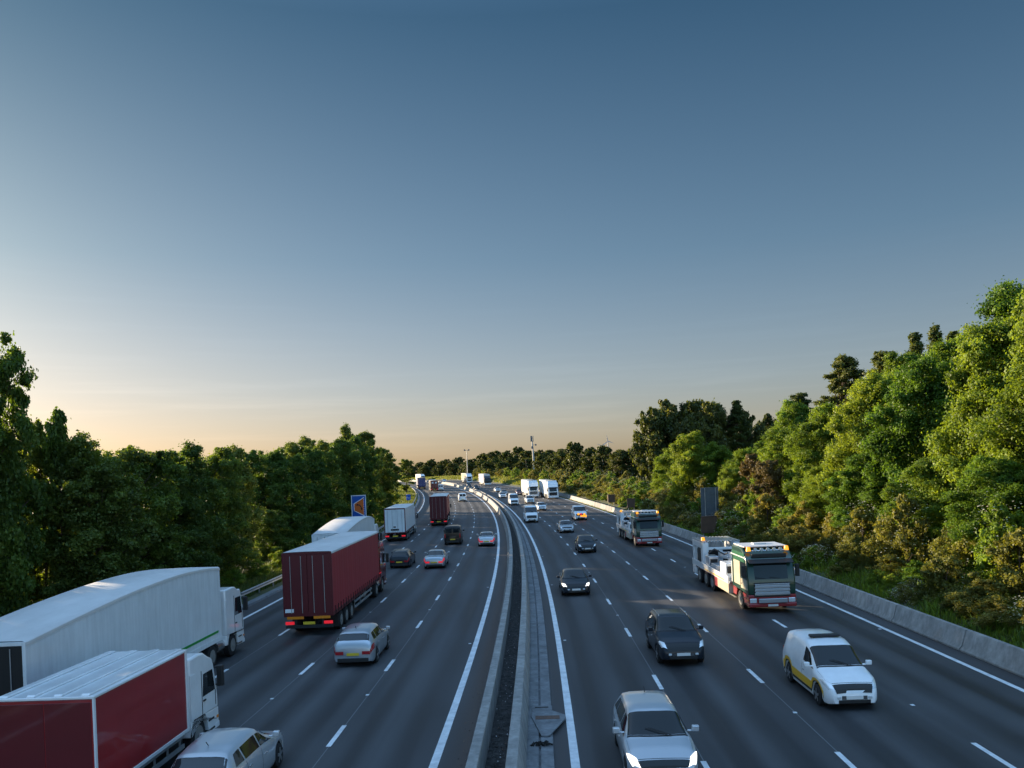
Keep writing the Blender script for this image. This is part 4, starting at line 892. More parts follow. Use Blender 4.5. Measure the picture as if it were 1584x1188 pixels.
def trailer(root, y1, L, H, side, rear, roof, kind='box', tear=None, axles=3, zf=1.12, on=False, frame=None, W=1.27, guards=True):
    y0 = y1-L; frame = frame or roof
    if tear:   # curved roof, highest about a third of the way back
        top = [(y0, tear[0])]+[(y0+L*t, tear[0]+(tear[1]-tear[0])*sin(min(1, t/.72)*pi/2) if t <= .72 else tear[1]-(tear[1]-tear[2])*((t-.72)/.28)**2) for t in np.linspace(.06, 1, 16)]
    else: top = [(y0, H), (y1, H)]
    for sg in (-1, 1):
        b = MB(); n = int(L/.12) if kind == 'curtain' else int(L/.5); G = []
        for i in range(n+1):
            y = y0+.04+(L-.08)*i/n; zt = np.interp(y, [p[0] for p in top], [p[1] for p in top])-.06
            d = .009*sin(i*1.3+sin(i*.7))*(1 if kind == 'curtain' else 0)
            G.append([(sg*(W-.012+d*f), y, zf+.10+(zt-zf-.10)*v) for v, f in ((0, .1), (.12, .8), (.5, 1), (.88, .8), (1, .1))])
        if kind == 'curtain':
            st = MB()
            for y in np.arange(y0+.5, y1-.3, .62): st.box(*sorted((sg*(W-.012), sg*(W+.018))), y-.022, y+.022, zf-.06, zf+.34); st.box(*sorted((sg*(W-.0), sg*(W+.030))), y-.035, y+.035, zf+.02, zf+.10)
            st.build('curtain_straps', M_under, root)
        b.grid(G, flip=sg > 0); b.build('side_curtain' if kind == 'curtain' else 'side_panel', side, root, smooth=60)
    b = MB(); G = []
    for y, z in top: G.append([(-W-.01, y, z-.14), (-W, y, z-.05), (-W+.07, y, z), (0, y, z+.02), (W-.07, y, z), (W, y, z-.05), (W+.01, y, z-.14)])
    b.grid(G, flip=True); b.build('roof', roof, root, smooth=35)
    b = MB(); z1 = top[-1][1]; b.box(-W+.01, W-.01, y1-.03, y1, zf, z1-.03); b.build('front_panel', frame, root, .01)
    b = MB(); b.box(-W, W, y0, y1, zf-.10, zf+.10); b.build('floor_rail', frame, root, .015)
    z0_ = top[0][1]
    b = MB()
    for sg in (-1, 1): b.box(*sorted((sg*(W-.10), sg*W)), y0-.012, y0+.05, zf-.05, z0_-.02)
    b.box(-W+.1, W-.1, y0-.012, y0+.05, z0_-.13, z0_-.02); b.build('rear_frame', frame, root, .01)
    for sg in (-1, 1):
        b = MB(); b.box(*sorted((sg*.008, sg*(W-.10))), y0-.005, y0+.03, zf+.02, z0_-.14); d = b.build('rear_door', rear, root, .012)
        b = MB()
        for x in (.30, .85): b.tube([(sg*x, y0-.03, zf+.08), (sg*x, y0-.03, z0_-.2)], .016, 6)
        b.build('lock_rod', M_steel, d)
    tail(root, y0+.05, on)
    ya = y0+1.9
    for k in range(axles):
        for sg in (-1, 1): tw(root, sg*(W-.24), ya+1.31*k, .48, .38, sg)
    b = MB()
    for sg in (-1, 1): b.box(*sorted((sg*.4, sg*.52)), y0+.3, y1-.3, .80, zf-.10)
    b.build('trailer_chassis', M_under, root)
    for sg in (-1, 1):
        b = MB(); b.box(*sorted((sg*.62, sg*.74)), y1-2.7, y1-2.55, .25, zf-.1); b.build('landing_leg', M_steel, root)
        b = MB(); b.box(*sorted((sg*(W-.48), sg*(W-.05))), ya-.62, ya-.60, .22, .85); b.build('mud_flap', M_black, root)
    if guards: side_guards(root, ya+1.31*(axles-1)+.75, y1-2.9, W)
def artic(root, L, H, side, rear, roof, cabm, kind='box', tear=None, on=False, frame=None, lower=None, cabH=3.6, gap=.75, cd=2.2, defl=True, grille=M_black):
    """front bumper at y=0; returns rear y"""
    cab(root, cabH, cd, body=cabm, lower=lower, deflector=defl, grille=grille)
    chassis(root, -1.0, -cd-3.4, (-cd-1.6,))
    y1 = -cd-.55
    trailer(root, y1, L, H, side, rear, roof, kind, tear, 3, on=on, frame=frame)
    for sg in (-1, 1):
        b = MB(); b.box(*sorted((sg*.62, sg*1.16)), -cd-1.0+.15, -cd+.05, .42, .92) if False else b.tube([(sg*.88, -cd-.75, .68), (sg*.88, -cd+.0, .68)], .28, 14); b.build('fuel_tank', M_chrome, root, smooth=40)
    return y1-L
def place(root, s_near, o, away, rear_y, label, group=None, cat='lorry'):
    on_road(root, s_near-rear_y if away else s_near, o, 0, back=not away); return tag(root, label, cat, group)

# ================================================================== traffic, carriageway heading away (left)
G_A = 'cars heading away on the left carriageway'; G_O = 'cars coming towards the camera'
put_car('hatch', 18.5, -7.12, True, M_palesilver, 'pale silver hatchback cut off by the bottom edge, beside the red box lorry')
put_car('hatch', 33.2, -6.8, True, M_silver, 'silver hatchback with unlit tail lamps directly behind the big red curtain-sided lorry')
put_car('estate', 68.3, -10.25, True, M_dark, 'dark blue-grey estate car left of the silver saloon with lit brake lamps')
put_car('saloon', 67.0, -7.15, True, M_silver, 'silver saloon with brake lamps lit, between the dark estate and the edge lane', rear_on=True)
v = put_car('smallvan', 88.4, -7.0, True, M_blackp, 'black van with pale roof ahead of the braking silver saloon', cat='van'); v.scale = (1.09, 1.05, 1.12)
put_car('saloon', 84.8, -3.2, True, M_palesilver, 'pale silver saloon with red brake lamps alone in the lane beside the central barrier', rear_on=True)
put_car('smallvan', 193, -6.7, True, M_white, 'small white van far up the middle of the left carriageway', cat='van')
put_car('smallvan', 271.5, -9.3, True, M_white, 'tiny white van beside the dark lorry at the far left bend', cat='van')
put_car('suv', 318, -8.6, True, M_dark, 'dark off-roader just ahead of the tiny far white van', cat='car')
# --- oncoming
c = put_car('hatch', 19.4, 4.0, False, M_palesilver, 'large pale silver hatchback nearest the camera, with bright headlamps', lamps_on=True); c.scale = (1.02, 1.04, 1.0)
put_car('suv', 31.4, 6.65, False, M_dark, 'dark off-roader following beside the nearest pale hatchback')
put_car('saloon', 49.7, 3.55, False, M_dark, 'dark blue saloon with lit headlamps in the lane next to the central barrier', lamps_on=True)
put_car('hatch', 74.3, 6.5, False, M_dark, 'dark blue hatchback with white front plate behind the dark blue saloon')
put_car('saloon', 97.4, 6.5, False, M_palesilver, 'pale silver saloon following the dark blue hatchback')
put_car('hatch', 146.2, 7.25, False, M_white, 'small white hatchback right of the leading white panel van')
put_car('suv', 172.2, 7.5, False, M_white, 'white off-roader directly behind the leading white panel van')
put_car('estate', 202, 3.9, False, M_white, 'white estate half hidden behind the second white panel van')
put_car('saloon', 218.7, 5.9, False, M_silver, 'silver saloon ahead of the far white saloon')
put_car('saloon', 241.7, 6.5, False, M_white, 'white saloon furthest back of the middle-lane cars')
put_car('hatch', 216, 9.75, False, M_darkred, 'dark red car peeping out behind the left side of the white tractor unit')
put_car('saloon', 270.5, 2.8, False, M_dark, 'distant dark blue saloon close to the sunlit central barrier')
put_car('hatch', 300, 3.4, False, M_dark, 'distant dark hatchback behind the dark blue saloon near the barrier')
put_car('hatch', 392, 5.6, False, M_white, 'tiny white car in the distance beyond the far white lorry')
put_car('hatch', 505, 8, False, M_white, 'tiniest white car on the bend behind the blue lorry')
# vans
put_car('bigvan', 117.2, 3.25, False, M_white, 'leading white panel van beside the central barrier', cat='van')
put_car('bigvan', 167.6, 3.65, False, M_white, 'second white panel van behind the leading one', cat='van')
v = put_car('smallvan', 118.2, 10.65, False, M_white, 'white small van with amber lamps glowing on its front', cat='van')
for x, z, m in ((-.45, .80, M_amber), (.0, .82, M_brake), (.35, .86, M_amber)):
    b = MB(); b.tube([(x, 2.16, z), (x, 2.25, z)], [.16, .13], 14); b.build('warning_lamp', m, v, smooth=40)
b = MB(); b.box(-.75, .1, 2.19, 2.215, .42, .70); b.build('orange_board', M_amber, v, .01)
v = put_car('mpv', 25.2, 10.8, False, M_white, 'white patrol van with yellow side stripe beside the big recovery lorry', cat='van')
sh = CARS['mpv']['sh']
for mir in (False, True):
    b = MB(); sh.patch(b, -2.0, 1.9, 1.25, 2.15, off=.010, ny=26, nk=3, mirror=mir); b.build('yellow_stripe', M_hivis, v)
    b = MB(); sh.patch(b, -2.0, 1.9, .85, 1.22, off=.010, ny=26, nk=2, mirror=mir); b.build('dark_stripe', M_black, v)
b = MB(); b.box(-.5, .5, -.35, -.10, 1.83, 1.92); b.build('roof_light_bar', M_black, v, .03)
b = MB(); b.box(-.55, .15, .72, .78, 1.28, 1.40); b.build('hi_vis_jacket', mat('hi_vis_green', (.12, .55, .06), .6), v, .02)

# --- lorries heading away
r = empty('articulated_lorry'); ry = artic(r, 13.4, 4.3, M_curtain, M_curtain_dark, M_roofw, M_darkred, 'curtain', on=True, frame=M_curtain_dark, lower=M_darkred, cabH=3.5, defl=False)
markers(r, -2.7, -2.3, 1.4, 2, 1, M_brake); 
for z in np.linspace(1.5, 3.5, 6):
    b = MB(); b.box(1.20, 1.275, -2.35, -2.05, z, z+.10); b.build('red_stripe_marker', M_red, r)
b = MB(); b.box(-1.2, -.75, ry-.012, ry, 1.24, 1.42); b.build('warning_plate', M_signwhite, r)
for x0 in (-1.1, .25): 
    b = MB(); b.box(x0, x0+.85, ry-.03, ry-.005, .90, 1.03); b.build('marker_board', M_ambers, r)
place(r, 40.4, -10.7, True, ry, 'big dark red curtain-sided lorry with flat pale roof')
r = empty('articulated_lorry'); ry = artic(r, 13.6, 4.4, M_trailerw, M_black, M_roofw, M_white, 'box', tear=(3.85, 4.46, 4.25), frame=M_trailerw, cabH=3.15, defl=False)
b = MB(); b.box(-.95, .95, -2.75, -2.30, 2.75, 4.0); b.build('cooling_unit', M_palesilver, r, .06)
b = MB(); b.box(1.262, 1.268, ry+5.2, ry+13.2, 1.42, 1.52); b.build('green_stripe', M_green_line, r)
b = MB(); b.box(1.25, 1.30, ry+6.9, ry+7.05, .98, 1.06); b.build('side_marker', M_brake, r)
place(r, 21.4, -14.25, True, ry, 'long white lorry with curved roof and thin green side stripe')
r = empty('articulated_lorry'); ry = artic(r, 13.4, 4.4, M_trailerw, M_trailerw, M_roofw, M_white, 'box', tear=(3.8, 4.5, 4.1), frame=M_trailerw, cabH=3.5, defl=False)
place(r, 60.5, -14.45, True, ry, 'pale lorry with curved roof partly hidden behind the big red one')
r = empty('articulated_lorry'); ry = artic(r, 12.0, 4.0, M_trailerw, M_trailerw, M_roofw, M_white, 'box', on=True, frame=M_darkred, cabH=3.5)
b = MB(); b.box(-.5, .45, ry-.02, ry-.006, 1.35, 1.55); b.box(-.2, .1, ry-.02, ry-.006, 1.7, 1.85); b.build('logo_marks', M_black, r)
place(r, 95.5, -14.3, True, ry, 'white box lorry with dark red rear frame in the left-hand lane')
r = empty('articulated_lorry'); ry = artic(r, 13.4, 4.45, M_curtain, M_curtain_dark, M_roofw, M_darkred, 'curtain', on=True, frame=M_curtain_dark, cabH=3.6)
place(r, 118.8, -10.6, True, ry, 'further dark red curtain-sided lorry ahead of the black van')
r = empty('articulated_lorry'); ry = artic(r, 13.4, 4.2, M_bluecurt, M_bluecurt, M_cream, M_white, 'curtain', frame=M_navy, cabH=3.6)
place(r, 293, -14.6, True, ry, 'distant dark blue curtain-sided lorry on the left bend')
r = empty('articulated_lorry'); ry = artic(r, 9.0, 3.6, M_cream, M_darkred, M_white, M_white, 'box', frame=M_darkred, cabH=3.3, on=True)
for sg in (-1, 1):
    b = MB(); b.box(*sorted((sg*.25, sg*.85)), ry-.02, ry-.006, 2.6, 3.1); b.build('rear_panel', M_trailerw, r)
place(r, 269.5, -11.6, True, ry, 'distant brown-backed lorry with white roof beside the blue one')
# small red box lorry, bottom left
r = empty('box_lorry'); cab(r, 2.9, 1.95, 1.12, body=M_white, low=True, deflector=False); chassis(r, -1, -6.6, ())
b = MB(); y1, y0 = -2.15, -6.9
b.box(-1.14, 1.14, y0, y1, .95, 3.15); b.build('box_body', M_red, r, .02)
b = MB()
b.box(-1.17, 1.17, y0-.02, y1+.02, 3.15, 3.22); b.build('roof', M_white, r, .02)
b = MB()
for x in np.linspace(-.95, .95, 4): b.prism([(y0, 3.22), (y0+.05, 3.27), (y1-.1, 3.27), (y1, 3.22)][::-1], x-.10, x+.10)
b.build('roof_ribs', M_white, r, .02)
b = MB()
for sg in (-1, 1):
    b.box(*sorted((sg*1.12, sg*1.16)), y0-.01, y0+.08, .93, 3.16); b.box(*sorted((sg*1.12, sg*1.165)), y1-.10, y1+.01, .93, 3.16)
    b.box(*sorted((sg*1.12, sg*1.16)), y0, y1, .90, 1.0)
b.build('corner_posts', M_white, r, .01)
for sg in (-1, 1):
    b = MB(); b.box(*sorted((sg*.01, sg*1.08)), y0-.012, y0+.02, 1.0, 3.08); b.build('rear_door', M_darkred, r, .01)
tail(r, y0+.04, True, 1.12)
for sg in (-1, 1): tw(r, sg*.92, -5.6, .45, .40, sg)
side_guards(r, -4.9, -2.4, 1.12)
place(r, 17.7, -10.15, True, y0, 'red box lorry with ribbed white roof and white cab, bottom left corner')
# --- oncoming lorries
def oncoming(s, o, L, H, side, roof, cabm, label, cabH=3.6, lower=None, kind='box', grille=M_black, defl=True):
    r = empty('articulated_lorry'); artic(r, L, H, side, side, roof, cabm, kind, cabH=cabH, lower=lower, grille=grille, defl=defl); place(r, s, o, False, 0, label); return r
oncoming(187.4, 14.6, 13.4, 4.35, M_trailerw, M_white, M_white, 'large white lorry with black grille in the outermost oncoming lane', cabH=3.85)
oncoming(197.3, 11.15, 13.4, 4.3, M_trailerw, M_white, M_white, 'white lorry with grey grille and blue windscreen left of the large white one', cabH=3.85, grille=M_steel)
oncoming(306, 11.4, 13.4, 4.3, mat('lilac_curtain', (.30, .30, .46), .5), M_roofw, M_dark, 'distant lorry with lilac trailer side and dark cab', cabH=3.2, lower=M_white)
oncoming(350, 10.6, 13.4, 4.2, M_cream, M_white, M_white, 'distant cream lorry just below the tall camera mast', cabH=3.6)
oncoming(500, 13.5, 13.4, 4.2, M_trailerw, M_white, M_white, 'tiny far white lorry beside the lone tree at the left bend', cabH=3.6)

# --- recovery lorries
M_dgreen = paint('dark_green', (.006, .045, .026), .3)
def recovery():
    r = empty('recovery_lorry')
    W = 1.24
    cab(r, 3.38, 2.5, body=M_dgreen, lower=M_red, grille=M_chrome, deflector=False, bumper=M_red)
    for sg in (-1, 1):   # cream door band, dark sill
        b = MB(); x0, x1 = sorted((sg*W, sg*(W+.010))); b.box(x0, x1, -1.12, -.12, 1.20, 1.72); b.build('cream_door_panel', M_cream, r)
        b = MB(); b.box(x0, x1, -2.45, -1.20, 1.30, 2.60); b.build('cream_side_panel', M_cream, r)
        b = MB(); b.box(x0, x1, -2.45, -.45, 2.62, 3.10); b.build('green_side_panel', M_green, r); x0, x1 = sorted((sg*W, sg*(W+.014)))
        b = MB(); b.box(x0, x1, -2.45, -.30, 2.84, 2.90); b.build('white_line', M_white, r)
        b = MB(); b.tube([(sg*1.0, -.48, 3.22), (sg*1.0, -.48, 3.44)], [.13, .10], 14); b.build('amber_beacon', M_amber, r, smooth=40)
    b = MB(); b.box(-1.14, 1.14, -2.45, -.75, 3.38, 3.43); b.box(-.35, .35, -1.9, -1.5, 3.42, 3.50); b.build('roof_panel', M_roofw, r, .01)
    b = MB(); b.tube([(-.85, -.42, 3.24), (.85, -.42, 3.24)], .03, 8); b.build('light_bar', M_chrome, r)
    for x in np.linspace(-.66, .66, 5):
        b = MB(); b.tube([(x, -.44, 3.30), (x, -.36, 3.30)], [.08, .09], 12); b.build('spot_lamp', M_lamp, r, smooth=40)
    b = MB(); b.box(-.95, .95, -.03, .03, 2.78, 3.02) if False else b.box(-.9, .9, -.34, -.27, 2.88, 3.08); b.build('header_board', M_black, r, .01)
    b = MB()
    for z in (1.00, 1.18, 1.36): b.prismy([(-.92, z), (.92, z), (.88, z+.12), (-.88, z+.12)], .02, .07)
    b.build('grille_bars', M_palesilver, r, .01)
    b = MB(); b.box(-.75, .75, .07, .13, .56, .80); b.build('tow_bar', M_silver, r, .03)
    chassis(r, -1.0, -11.0, (-6.6, -7.95, -9.5))
    b = MB(); b.box(-1.2, 1.2, -11.2, -3.2, 1.02, 1.16); b.build('deck', M_steel, r, .02)
    for sg in (-1, 1):
        for i, (a, d, m) in enumerate(((-5.4, -3.3, M_cream), (-6.0, -5.45, M_red), (-11.1, -10.3, M_white))):
            b = MB(); b.box(*sorted((sg*.70, sg*1.25)), a, d, .45, 1.02); b.build('side_locker', m, r, .03)
        b = MB(); b.prismz([(sg*1.18, -3.3), (sg*1.25, -3.3), (sg*1.25, -11.2), (sg*1.18, -11.2)][::sg], 1.0, 1.42); b.build('side_board', M_white, r, .01)
        b = MB(); b.box(*sorted((sg*1.25, sg*1.258)), -8.2, -4.0, 1.08, 1.14); b.build('yellow_stripe', M_hivis, r)
        b = MB(); b.box(*sorted((sg*.62, sg*1.25)), -10.35, -6.0, .98, 1.06); b.box(*sorted((sg*1.20, sg*1.25)), -6.02, -5.96, .5, 1.0); b.build('mudguard', M_red, r, .03)
    # crane column and boom
    b = MB(); b.box(-.50, .50, -3.9, -3.2, 1.16, 2.55); b.box(-.9, -.35, -3.8, -3.3, 1.9, 2.7); b.build('crane_column', M_white, r, .05)
    b = MB(); b.add([(-.26, -3.6, 2.25), (.26, -3.6, 2.25), (.26, -8.4, 1.75), (-.26, -8.4, 1.75), (-.26, -3.6, 2.75), (.26, -3.6, 2.75), (.26, -8.4, 2.15), (-.26, -8.4, 2.15)],
        [(0, 3, 2, 1), (4, 5, 6, 7), (0, 1, 5, 4), (1, 2, 6, 5), (2, 3, 7, 6), (3, 0, 4, 7)]); b.build('boom', M_white, r, .04)
    for sg in (-1, 1):
        b = MB(); b.tube([(sg*.4, -4.0, 1.4), (sg*.34, -5.8, 2.1)], .07, 10); b.tube([(sg*.4, -5.2, 1.7), (sg*.34, -6.2, 2.1)], .04, 8); b.build('hydraulic_ram', M_chrome, r, smooth=40)
    b = MB(); b.tube([(-.7, -4.9, 1.42), (.7, -4.9, 1.42)], .24, 14); b.tube([(-.75, -4.9, 1.42), (-.68, -4.9, 1.42)], .34, 14); b.tube([(.68, -4.9, 1.42), (.75, -4.9, 1.42)], .34, 14); b.build('winch_drum', M_rust, r, smooth=40)
    b = MB(); b.box(-1.0, -.45, -6.9, -5.7, 1.16, 1.75); b.build('tool_chest', M_palesilver, r, .03); b = MB(); b.box(.4, 1.05, -7.3, -6.1, 1.16, 1.62); b.build('tool_chest', M_palesilver, r, .03)
    # pale equipment stacked on the deck between cab and tower
    for x0, x1, a, d, z0, z1, m in ((-1.12, -.2, -5.3, -4.2, 1.16, 2.3, M_palesilver), (.35, 1.12, -5.2, -4.1, 1.16, 2.05, M_white), (-1.12, -.55, -8.3, -7.1, 1.16, 2.25, M_white), (.5, 1.12, -8.4, -7.5, 1.16, 2.0, M_palesilver), (-1.1, 1.1, -3.15, -2.75, 1.16, 2.35, M_steel)):
        b = MB(); b.box(x0, x1, a, d, z0, z1); b.build('equipment_box', m, r, .04)
        b = MB(); b.box(x0+.08, x1-.08, d, d+.012, z0+.3, z1-.18); b.box(x0-.012, x0, a+.12, d-.12, z0+.3, z1-.18); b.build('box_shutter', M_black, r)
    for zz, xx in ((1.5, -.9), (1.9, .9)):
        b = MB(); b.tube([(xx, -9.0, zz), (xx*.8, -7.6, zz+.55), (xx*.5, -6.4, zz+.35), (xx*.7, -5.2, zz+.6)], .045, 8); b.build('hose', M_black, r, smooth=50)
    b = MB()
    for k in range(8): b.add([(-1.20+.30*k, -11.205, 1.02), (-1.05+.30*k, -11.205, 1.02), (-.95+.30*k, -11.205, 1.16), (-1.10+.30*k, -11.205, 1.16)], [(0, 1, 2, 3)])
    b.build('rear_chevrons', M_red, r)
    # rear equipment tower with slatted rack
    b = MB()
    for sg in (-1, 1):
        b.box(*sorted((sg*.82, sg*1.22)), -9.0, -8.55, 1.16, 2.75); b.box(*sorted((sg*.98, sg*1.22)), -11.1, -10.75, 1.16, 2.75)
        b.box(*sorted((sg*1.08, sg*1.22)), -10.8, -8.9, 2.35, 2.75)
    b.box(-.85, .85, -8.95, -8.6, 2.25, 2.42); b.box(-.85, .85, -8.95, -8.6, 1.16, 1.40); b.box(-.12, .12, -8.9, -8.62, 1.4, 2.25)
    b.build('rear_tower', M_white, r, .03)
    b = MB(); b.box(-1.0, 1.0, -10.7, -9.4, 1.16, 2.2); b.build('rear_locker', M_black, r, .03)
    b = MB()
    for sg in (-1, 1): b.box(*sorted((sg*1.15, sg*1.22)), -11.1, -8.5, 2.76, 2.86)
    for x in np.linspace(-1.05, 1.05, 11): b.box(x-.05, x+.05, -11.1, -8.5, 2.80, 2.87)
    b.build('slatted_rack', M_palesilver, r, .01)
    b = MB(); b.tube([(-1.05, -8.45, 2.76), (-1.05, -8.45, 2.96)], [.13, .10], 14) if False else b.tube([(1.08, -8.9, 2.88), (1.08, -8.9, 3.08)], [.14, .10], 14); b.build('amber_beacon', M_amber, r, smooth=40)
    tail(r, -11.25); return r
r1 = recovery(); r1.scale = (1, 1.26, 1); place(r1, 41.9, 13.3, False, 0, 'nearest green, cream and red recovery lorry with amber beacons, beside the verge')
r2 = copy_tree(r1); place(r2, 77.8, 12.9, False, 0, 'second recovery lorry, the further one behind its green and red twin')

# ================================================================== signs, masts and cabinets
def sign_frame(name, label, s, o, cat='sign', flip=False):
    r = empty(name); on_road(r, s, o, float(bank(o)), back=False); return tag(r, label, cat)
r = sign_frame('motorway_sign', 'blue sign with orange panel and curved black arrow beside the left tree row', 98.5, -18.95)
b = MB(); b.box(-.9, .9, 0, .03, 2.1, 5.45); b.build('sign_board', M_signblue, r, .02)
b = MB(); z0, z1 = 2.1, 5.45
for q in ((-.9, .9, z1-.10, z1), (-.9, .9, z0, z0+.10)): b.box(q[0], q[1], -.006, 0, q[2], q[3])
b.box(-.9, -.81, -.006, 0, z0+.1, z1-.1); b.box(.81, .9, -.006, 0, z0+.1, z1-.1); b.build('white_border', M_signwhite, r)
zt = z1
b = MB(); q = [(-.62, zt-1.03), (-.62, zt-1.92), (.66, zt-2.62), (.66, zt-.26)]; b.add([(x, -.006, z) for x, z in q], [(0, 1, 2, 3)]); b.build('white_panel', M_signwhite, r)
b = MB(); q = [(-.54, zt-1.08), (-.54, zt-1.87), (.60, zt-2.48), (.60, zt-.40)]; b.add([(x, -.012, z) for x, z in q], [(0, 1, 2, 3)]); b.build('orange_panel', M_signorange, r)
b = MB()
for k in range(8): b.box(.60, .68, -.012, -.009, zt-.52-.27*k, zt-.40-.27*k)
b.build('blue_teeth', M_signblue, r)
b = MB(); A = [(.34, zt-1.72), (.28, zt-1.45), (.10, zt-1.25), (-.12, zt-1.17)]
for (x0, a), (x1, c) in zip(A[:-1], A[1:]):
    d = Vector((x1-x0, 0, c-a)).normalized(); nn = Vector((-d.z, 0, d.x))*.065
    b.add([(x0-nn.x, -.016, a-nn.z), (x1-nn.x, -.016, c-nn.z), (x1+nn.x, -.016, c+nn.z), (x0+nn.x, -.016, a+nn.z)], [(0, 1, 2, 3)])
b.add([(-.10, -.017, zt-1.02), (-.10, -.017, zt-1.34), (-.36, -.017, zt-1.20)], [(0, 1, 2)])
b.add([(.20, -.017, zt-1.66), (.48, -.017, zt-1.66), (.34, -.017, zt-1.90)], [(0, 1, 2)]); b.build('black_arrow', M_black, r)
for x in (-.55, .55):
    b = MB(); b.tube([(x, .09, -.3), (x, .09, 5.3)], .055, 10); b.build('post', M_steel, r, smooth=40)
r = sign_frame('small_sign', 'small blue marker sign on the grass behind the white box lorry', 176, -18.9)
b = MB(); b.box(-.48, .48, 0, .02, 1.5, 2.75); b.build('sign_board', M_signblue, r, .04)
b = MB(); b.box(-.03, .03, .02, .07, -.2, 1.6); b.build('post', M_steel, r)
b = MB(); b.box(-.30, .30, -.006, 0, 1.95, 2.02); b.box(-.30, -.24, -.006, 0, 2.02, 2.4); b.build('white_mark', M_signwhite, r)
r = sign_frame('road_sign', 'back of a tall dark sign board on two pale posts in the right-hand bushes', 85.5, 20.95)
zb = -.75
b = MB(); b.box(-.95, .95, 0, .03, 1.25, 4.5); b.build('sign_board', M_signback, r)
for x in (-.52, .62):
    b = MB(); b.tube([(x, -.09, -.3), (x, -.09, 4.45)], .05, 10); b.build('post', M_steel, r, smooth=40)
for z in (1.6, 2.3, 3.0, 3.75, 4.35):
    b = MB(); b.box(-.93, .93, -.035, -.004, z, z+.06); b.build('rail', M_signback, r)
for s, o, w_, h_, L in ((79.5, 19.25, 1.5, 1.6, 'wide brown box below the dark sign board'), (123, 19.15, 1.2, 1.35, 'right-hand of the two square brown boxes behind the far recovery lorry'), (139.5, 18.95, 1.25, 1.3, 'left-hand of the two square brown boxes behind the far recovery lorry')):
    r = sign_frame('roadside_cabinet', L, s, o, 'cabinet'); z0 = 2.35-float(bank(o))-(.0 if s > 100 else .1); b = MB()
    b.box(-w_/2, w_/2, 0, .4, z0-h_+.3, z0+.35); b.build('housing', M_brown, r, .03)
    b = MB(); b.box(-w_/2-.04, w_/2+.04, -.04, .44, z0+.352, z0+.40); b.build('lid', M_brown, r, .01)
    for sg in (-1, 1):
        b = MB(); b.box(*sorted((sg*(w_/2-.2), sg*(w_/2-.12))), .1, .18, -.3, z0-h_+.3); b.build('leg', M_steel, r)
def at(name, label, X, Y, cat):
    r = empty(name, (X, Y, gz(X, Y)-.1)); return tag(r, label, cat)
r = at('camera_mast', 'tall thin mast with two camera heads standing beyond the cream lorry', -23.4, 421, 'mast')
b = MB(); b.tube([(0, 0, 0), (0, 0, 14.8)], [.26, .15], 10); b.build('pole', M_steel, r, smooth=40)
for sg in (-1, 1):
    b = MB(); b.tube([(0, 0, 14.6), (sg*1.0, 0, 14.9)], .1, 6); b.box(sg*1.1-.38, sg*1.1+.38, -.3, .3, 14.6, 15.3); b.build('camera_head', M_signback, r)
r = at('phone_mast', 'pale telecoms mast with dark antenna cluster above the wood', 10.9, 386, 'mast')
b = MB(); b.tube([(0, 0, 0), (-.3, 0, 13), (-.55, 0, 17.5)], [.55, .40, .28], 12); b.build('pole', mat('mast_paint', (.42, .40, .37), .6), r, smooth=40)
for k in range(3):
    a = 2*pi*k/3+.3; b = MB(); b.box(-.17, .17, -.12, .12, 17.0, 19.8); o = b.build('antenna', M_signback, r); o.location = (-.6+cos(a)*.62, sin(a)*.62, 0)
b = MB(); b.tube([(-.55, 0, 15), (-.6, 0, 19.6)], .22, 8); b.tube([(-.5, 0, 15.4), (1.2, 0, 15.4)], .1, 6); b.tube([(1.2, -.2, 15.4), (1.2, .2, 15.4)], .45, 12); b.box(-1.0, -.1, -.4, .4, 13.6, 14.8); b.build('mast_head', M_signback, r)
r = at('telegraph_pole', 'wooden telegraph pole standing at the edge of the green field', 49.4, 316, 'pole')
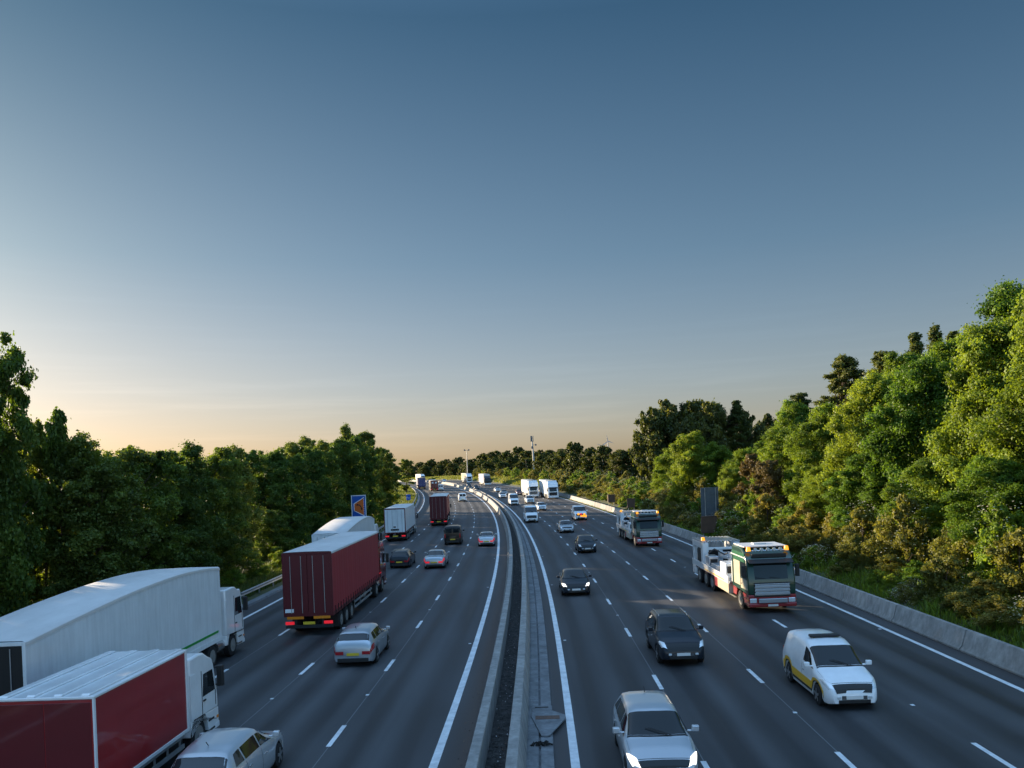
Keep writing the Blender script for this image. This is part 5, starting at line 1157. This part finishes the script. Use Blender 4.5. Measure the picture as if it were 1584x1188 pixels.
b = MB(); b.tube([(0, 0, 0), (-.1, 0, 10.8)], [.24, .17], 9); b.build('pole', M_wood, r, smooth=40)
b = MB(); b.box(-1.0, .15, -.06, .06, 10.2, 10.35); b.box(-1.1, -.8, -.12, .12, 10.25, 10.6); b.build('crossarm', M_wood, r)
r = at('telegraph_pole', 'short thin pole in the bushes left of the telecoms mast', 7.0, 384, 'pole')
b = MB(); b.tube([(0, 0, 0), (0, 0, 8.5)], .13, 8); b.build('pole', M_wood, r, smooth=40)
for X, Y, h, rot, L in ((426, 3500, 136, radians(98), 'right-hand taller wind turbine on the horizon'), (423.5, 3700, 124, radians(38), 'left-hand wind turbine with a long slanting blade')):
    r = at('wind_turbine', L, X, Y, 'wind turbine'); b = MB(); b.tube([(0, 0, 0), (0, 0, h)], [3.2, 2.0], 12); b.build('tower', M_turb, r, smooth=40)
    b = MB(); b.tube([(0, -5, h), (0, 3, h)], [1.5, 2.4], 10); b.build('nacelle', M_turb, r, smooth=40)
    for k in range(3):
        a = rot+k*2*pi/3; b = MB(); c, s_ = cos(a), sin(a); Lb = 30
        b.add([(-s_*1.8, -6, h+c*1.8), (c*Lb*.3-s_*2.2, -6, h+s_*Lb*.3+c*2.2), (c*Lb, -6, h+s_*Lb), (c*Lb*.3+s_*1.0, -6, h+s_*Lb*.3-c*1.0), (s_*1.2, -6, h-c*1.2),
               (-s_*1.8, -5.2, h+c*1.8), (c*Lb*.3-s_*2.2, -5.4, h+s_*Lb*.3+c*2.2), (c*Lb, -5.8, h+s_*Lb), (c*Lb*.3+s_*1.0, -5.4, h+s_*Lb*.3-c*1.0), (s_*1.2, -5.2, h-c*1.2)],
              [(0, 1, 2, 3, 4), (9, 8, 7, 6, 5)]+[(i, 5+i, 5+(i+1) % 5, (i+1) % 5) for i in range(5)]); b.build('blade', M_turb, r)

# remove prototypes that were never placed
for p in list(CAR_PROTO.values()):
    if p['used'] == 0:
        for ch in list(p.children_recursive): bpy.data.objects.remove(ch)
        bpy.data.objects.remove(p)
    else: del p['used']
for o in bpy.data.objects:
    if 'used' in o.keys(): del o['used']
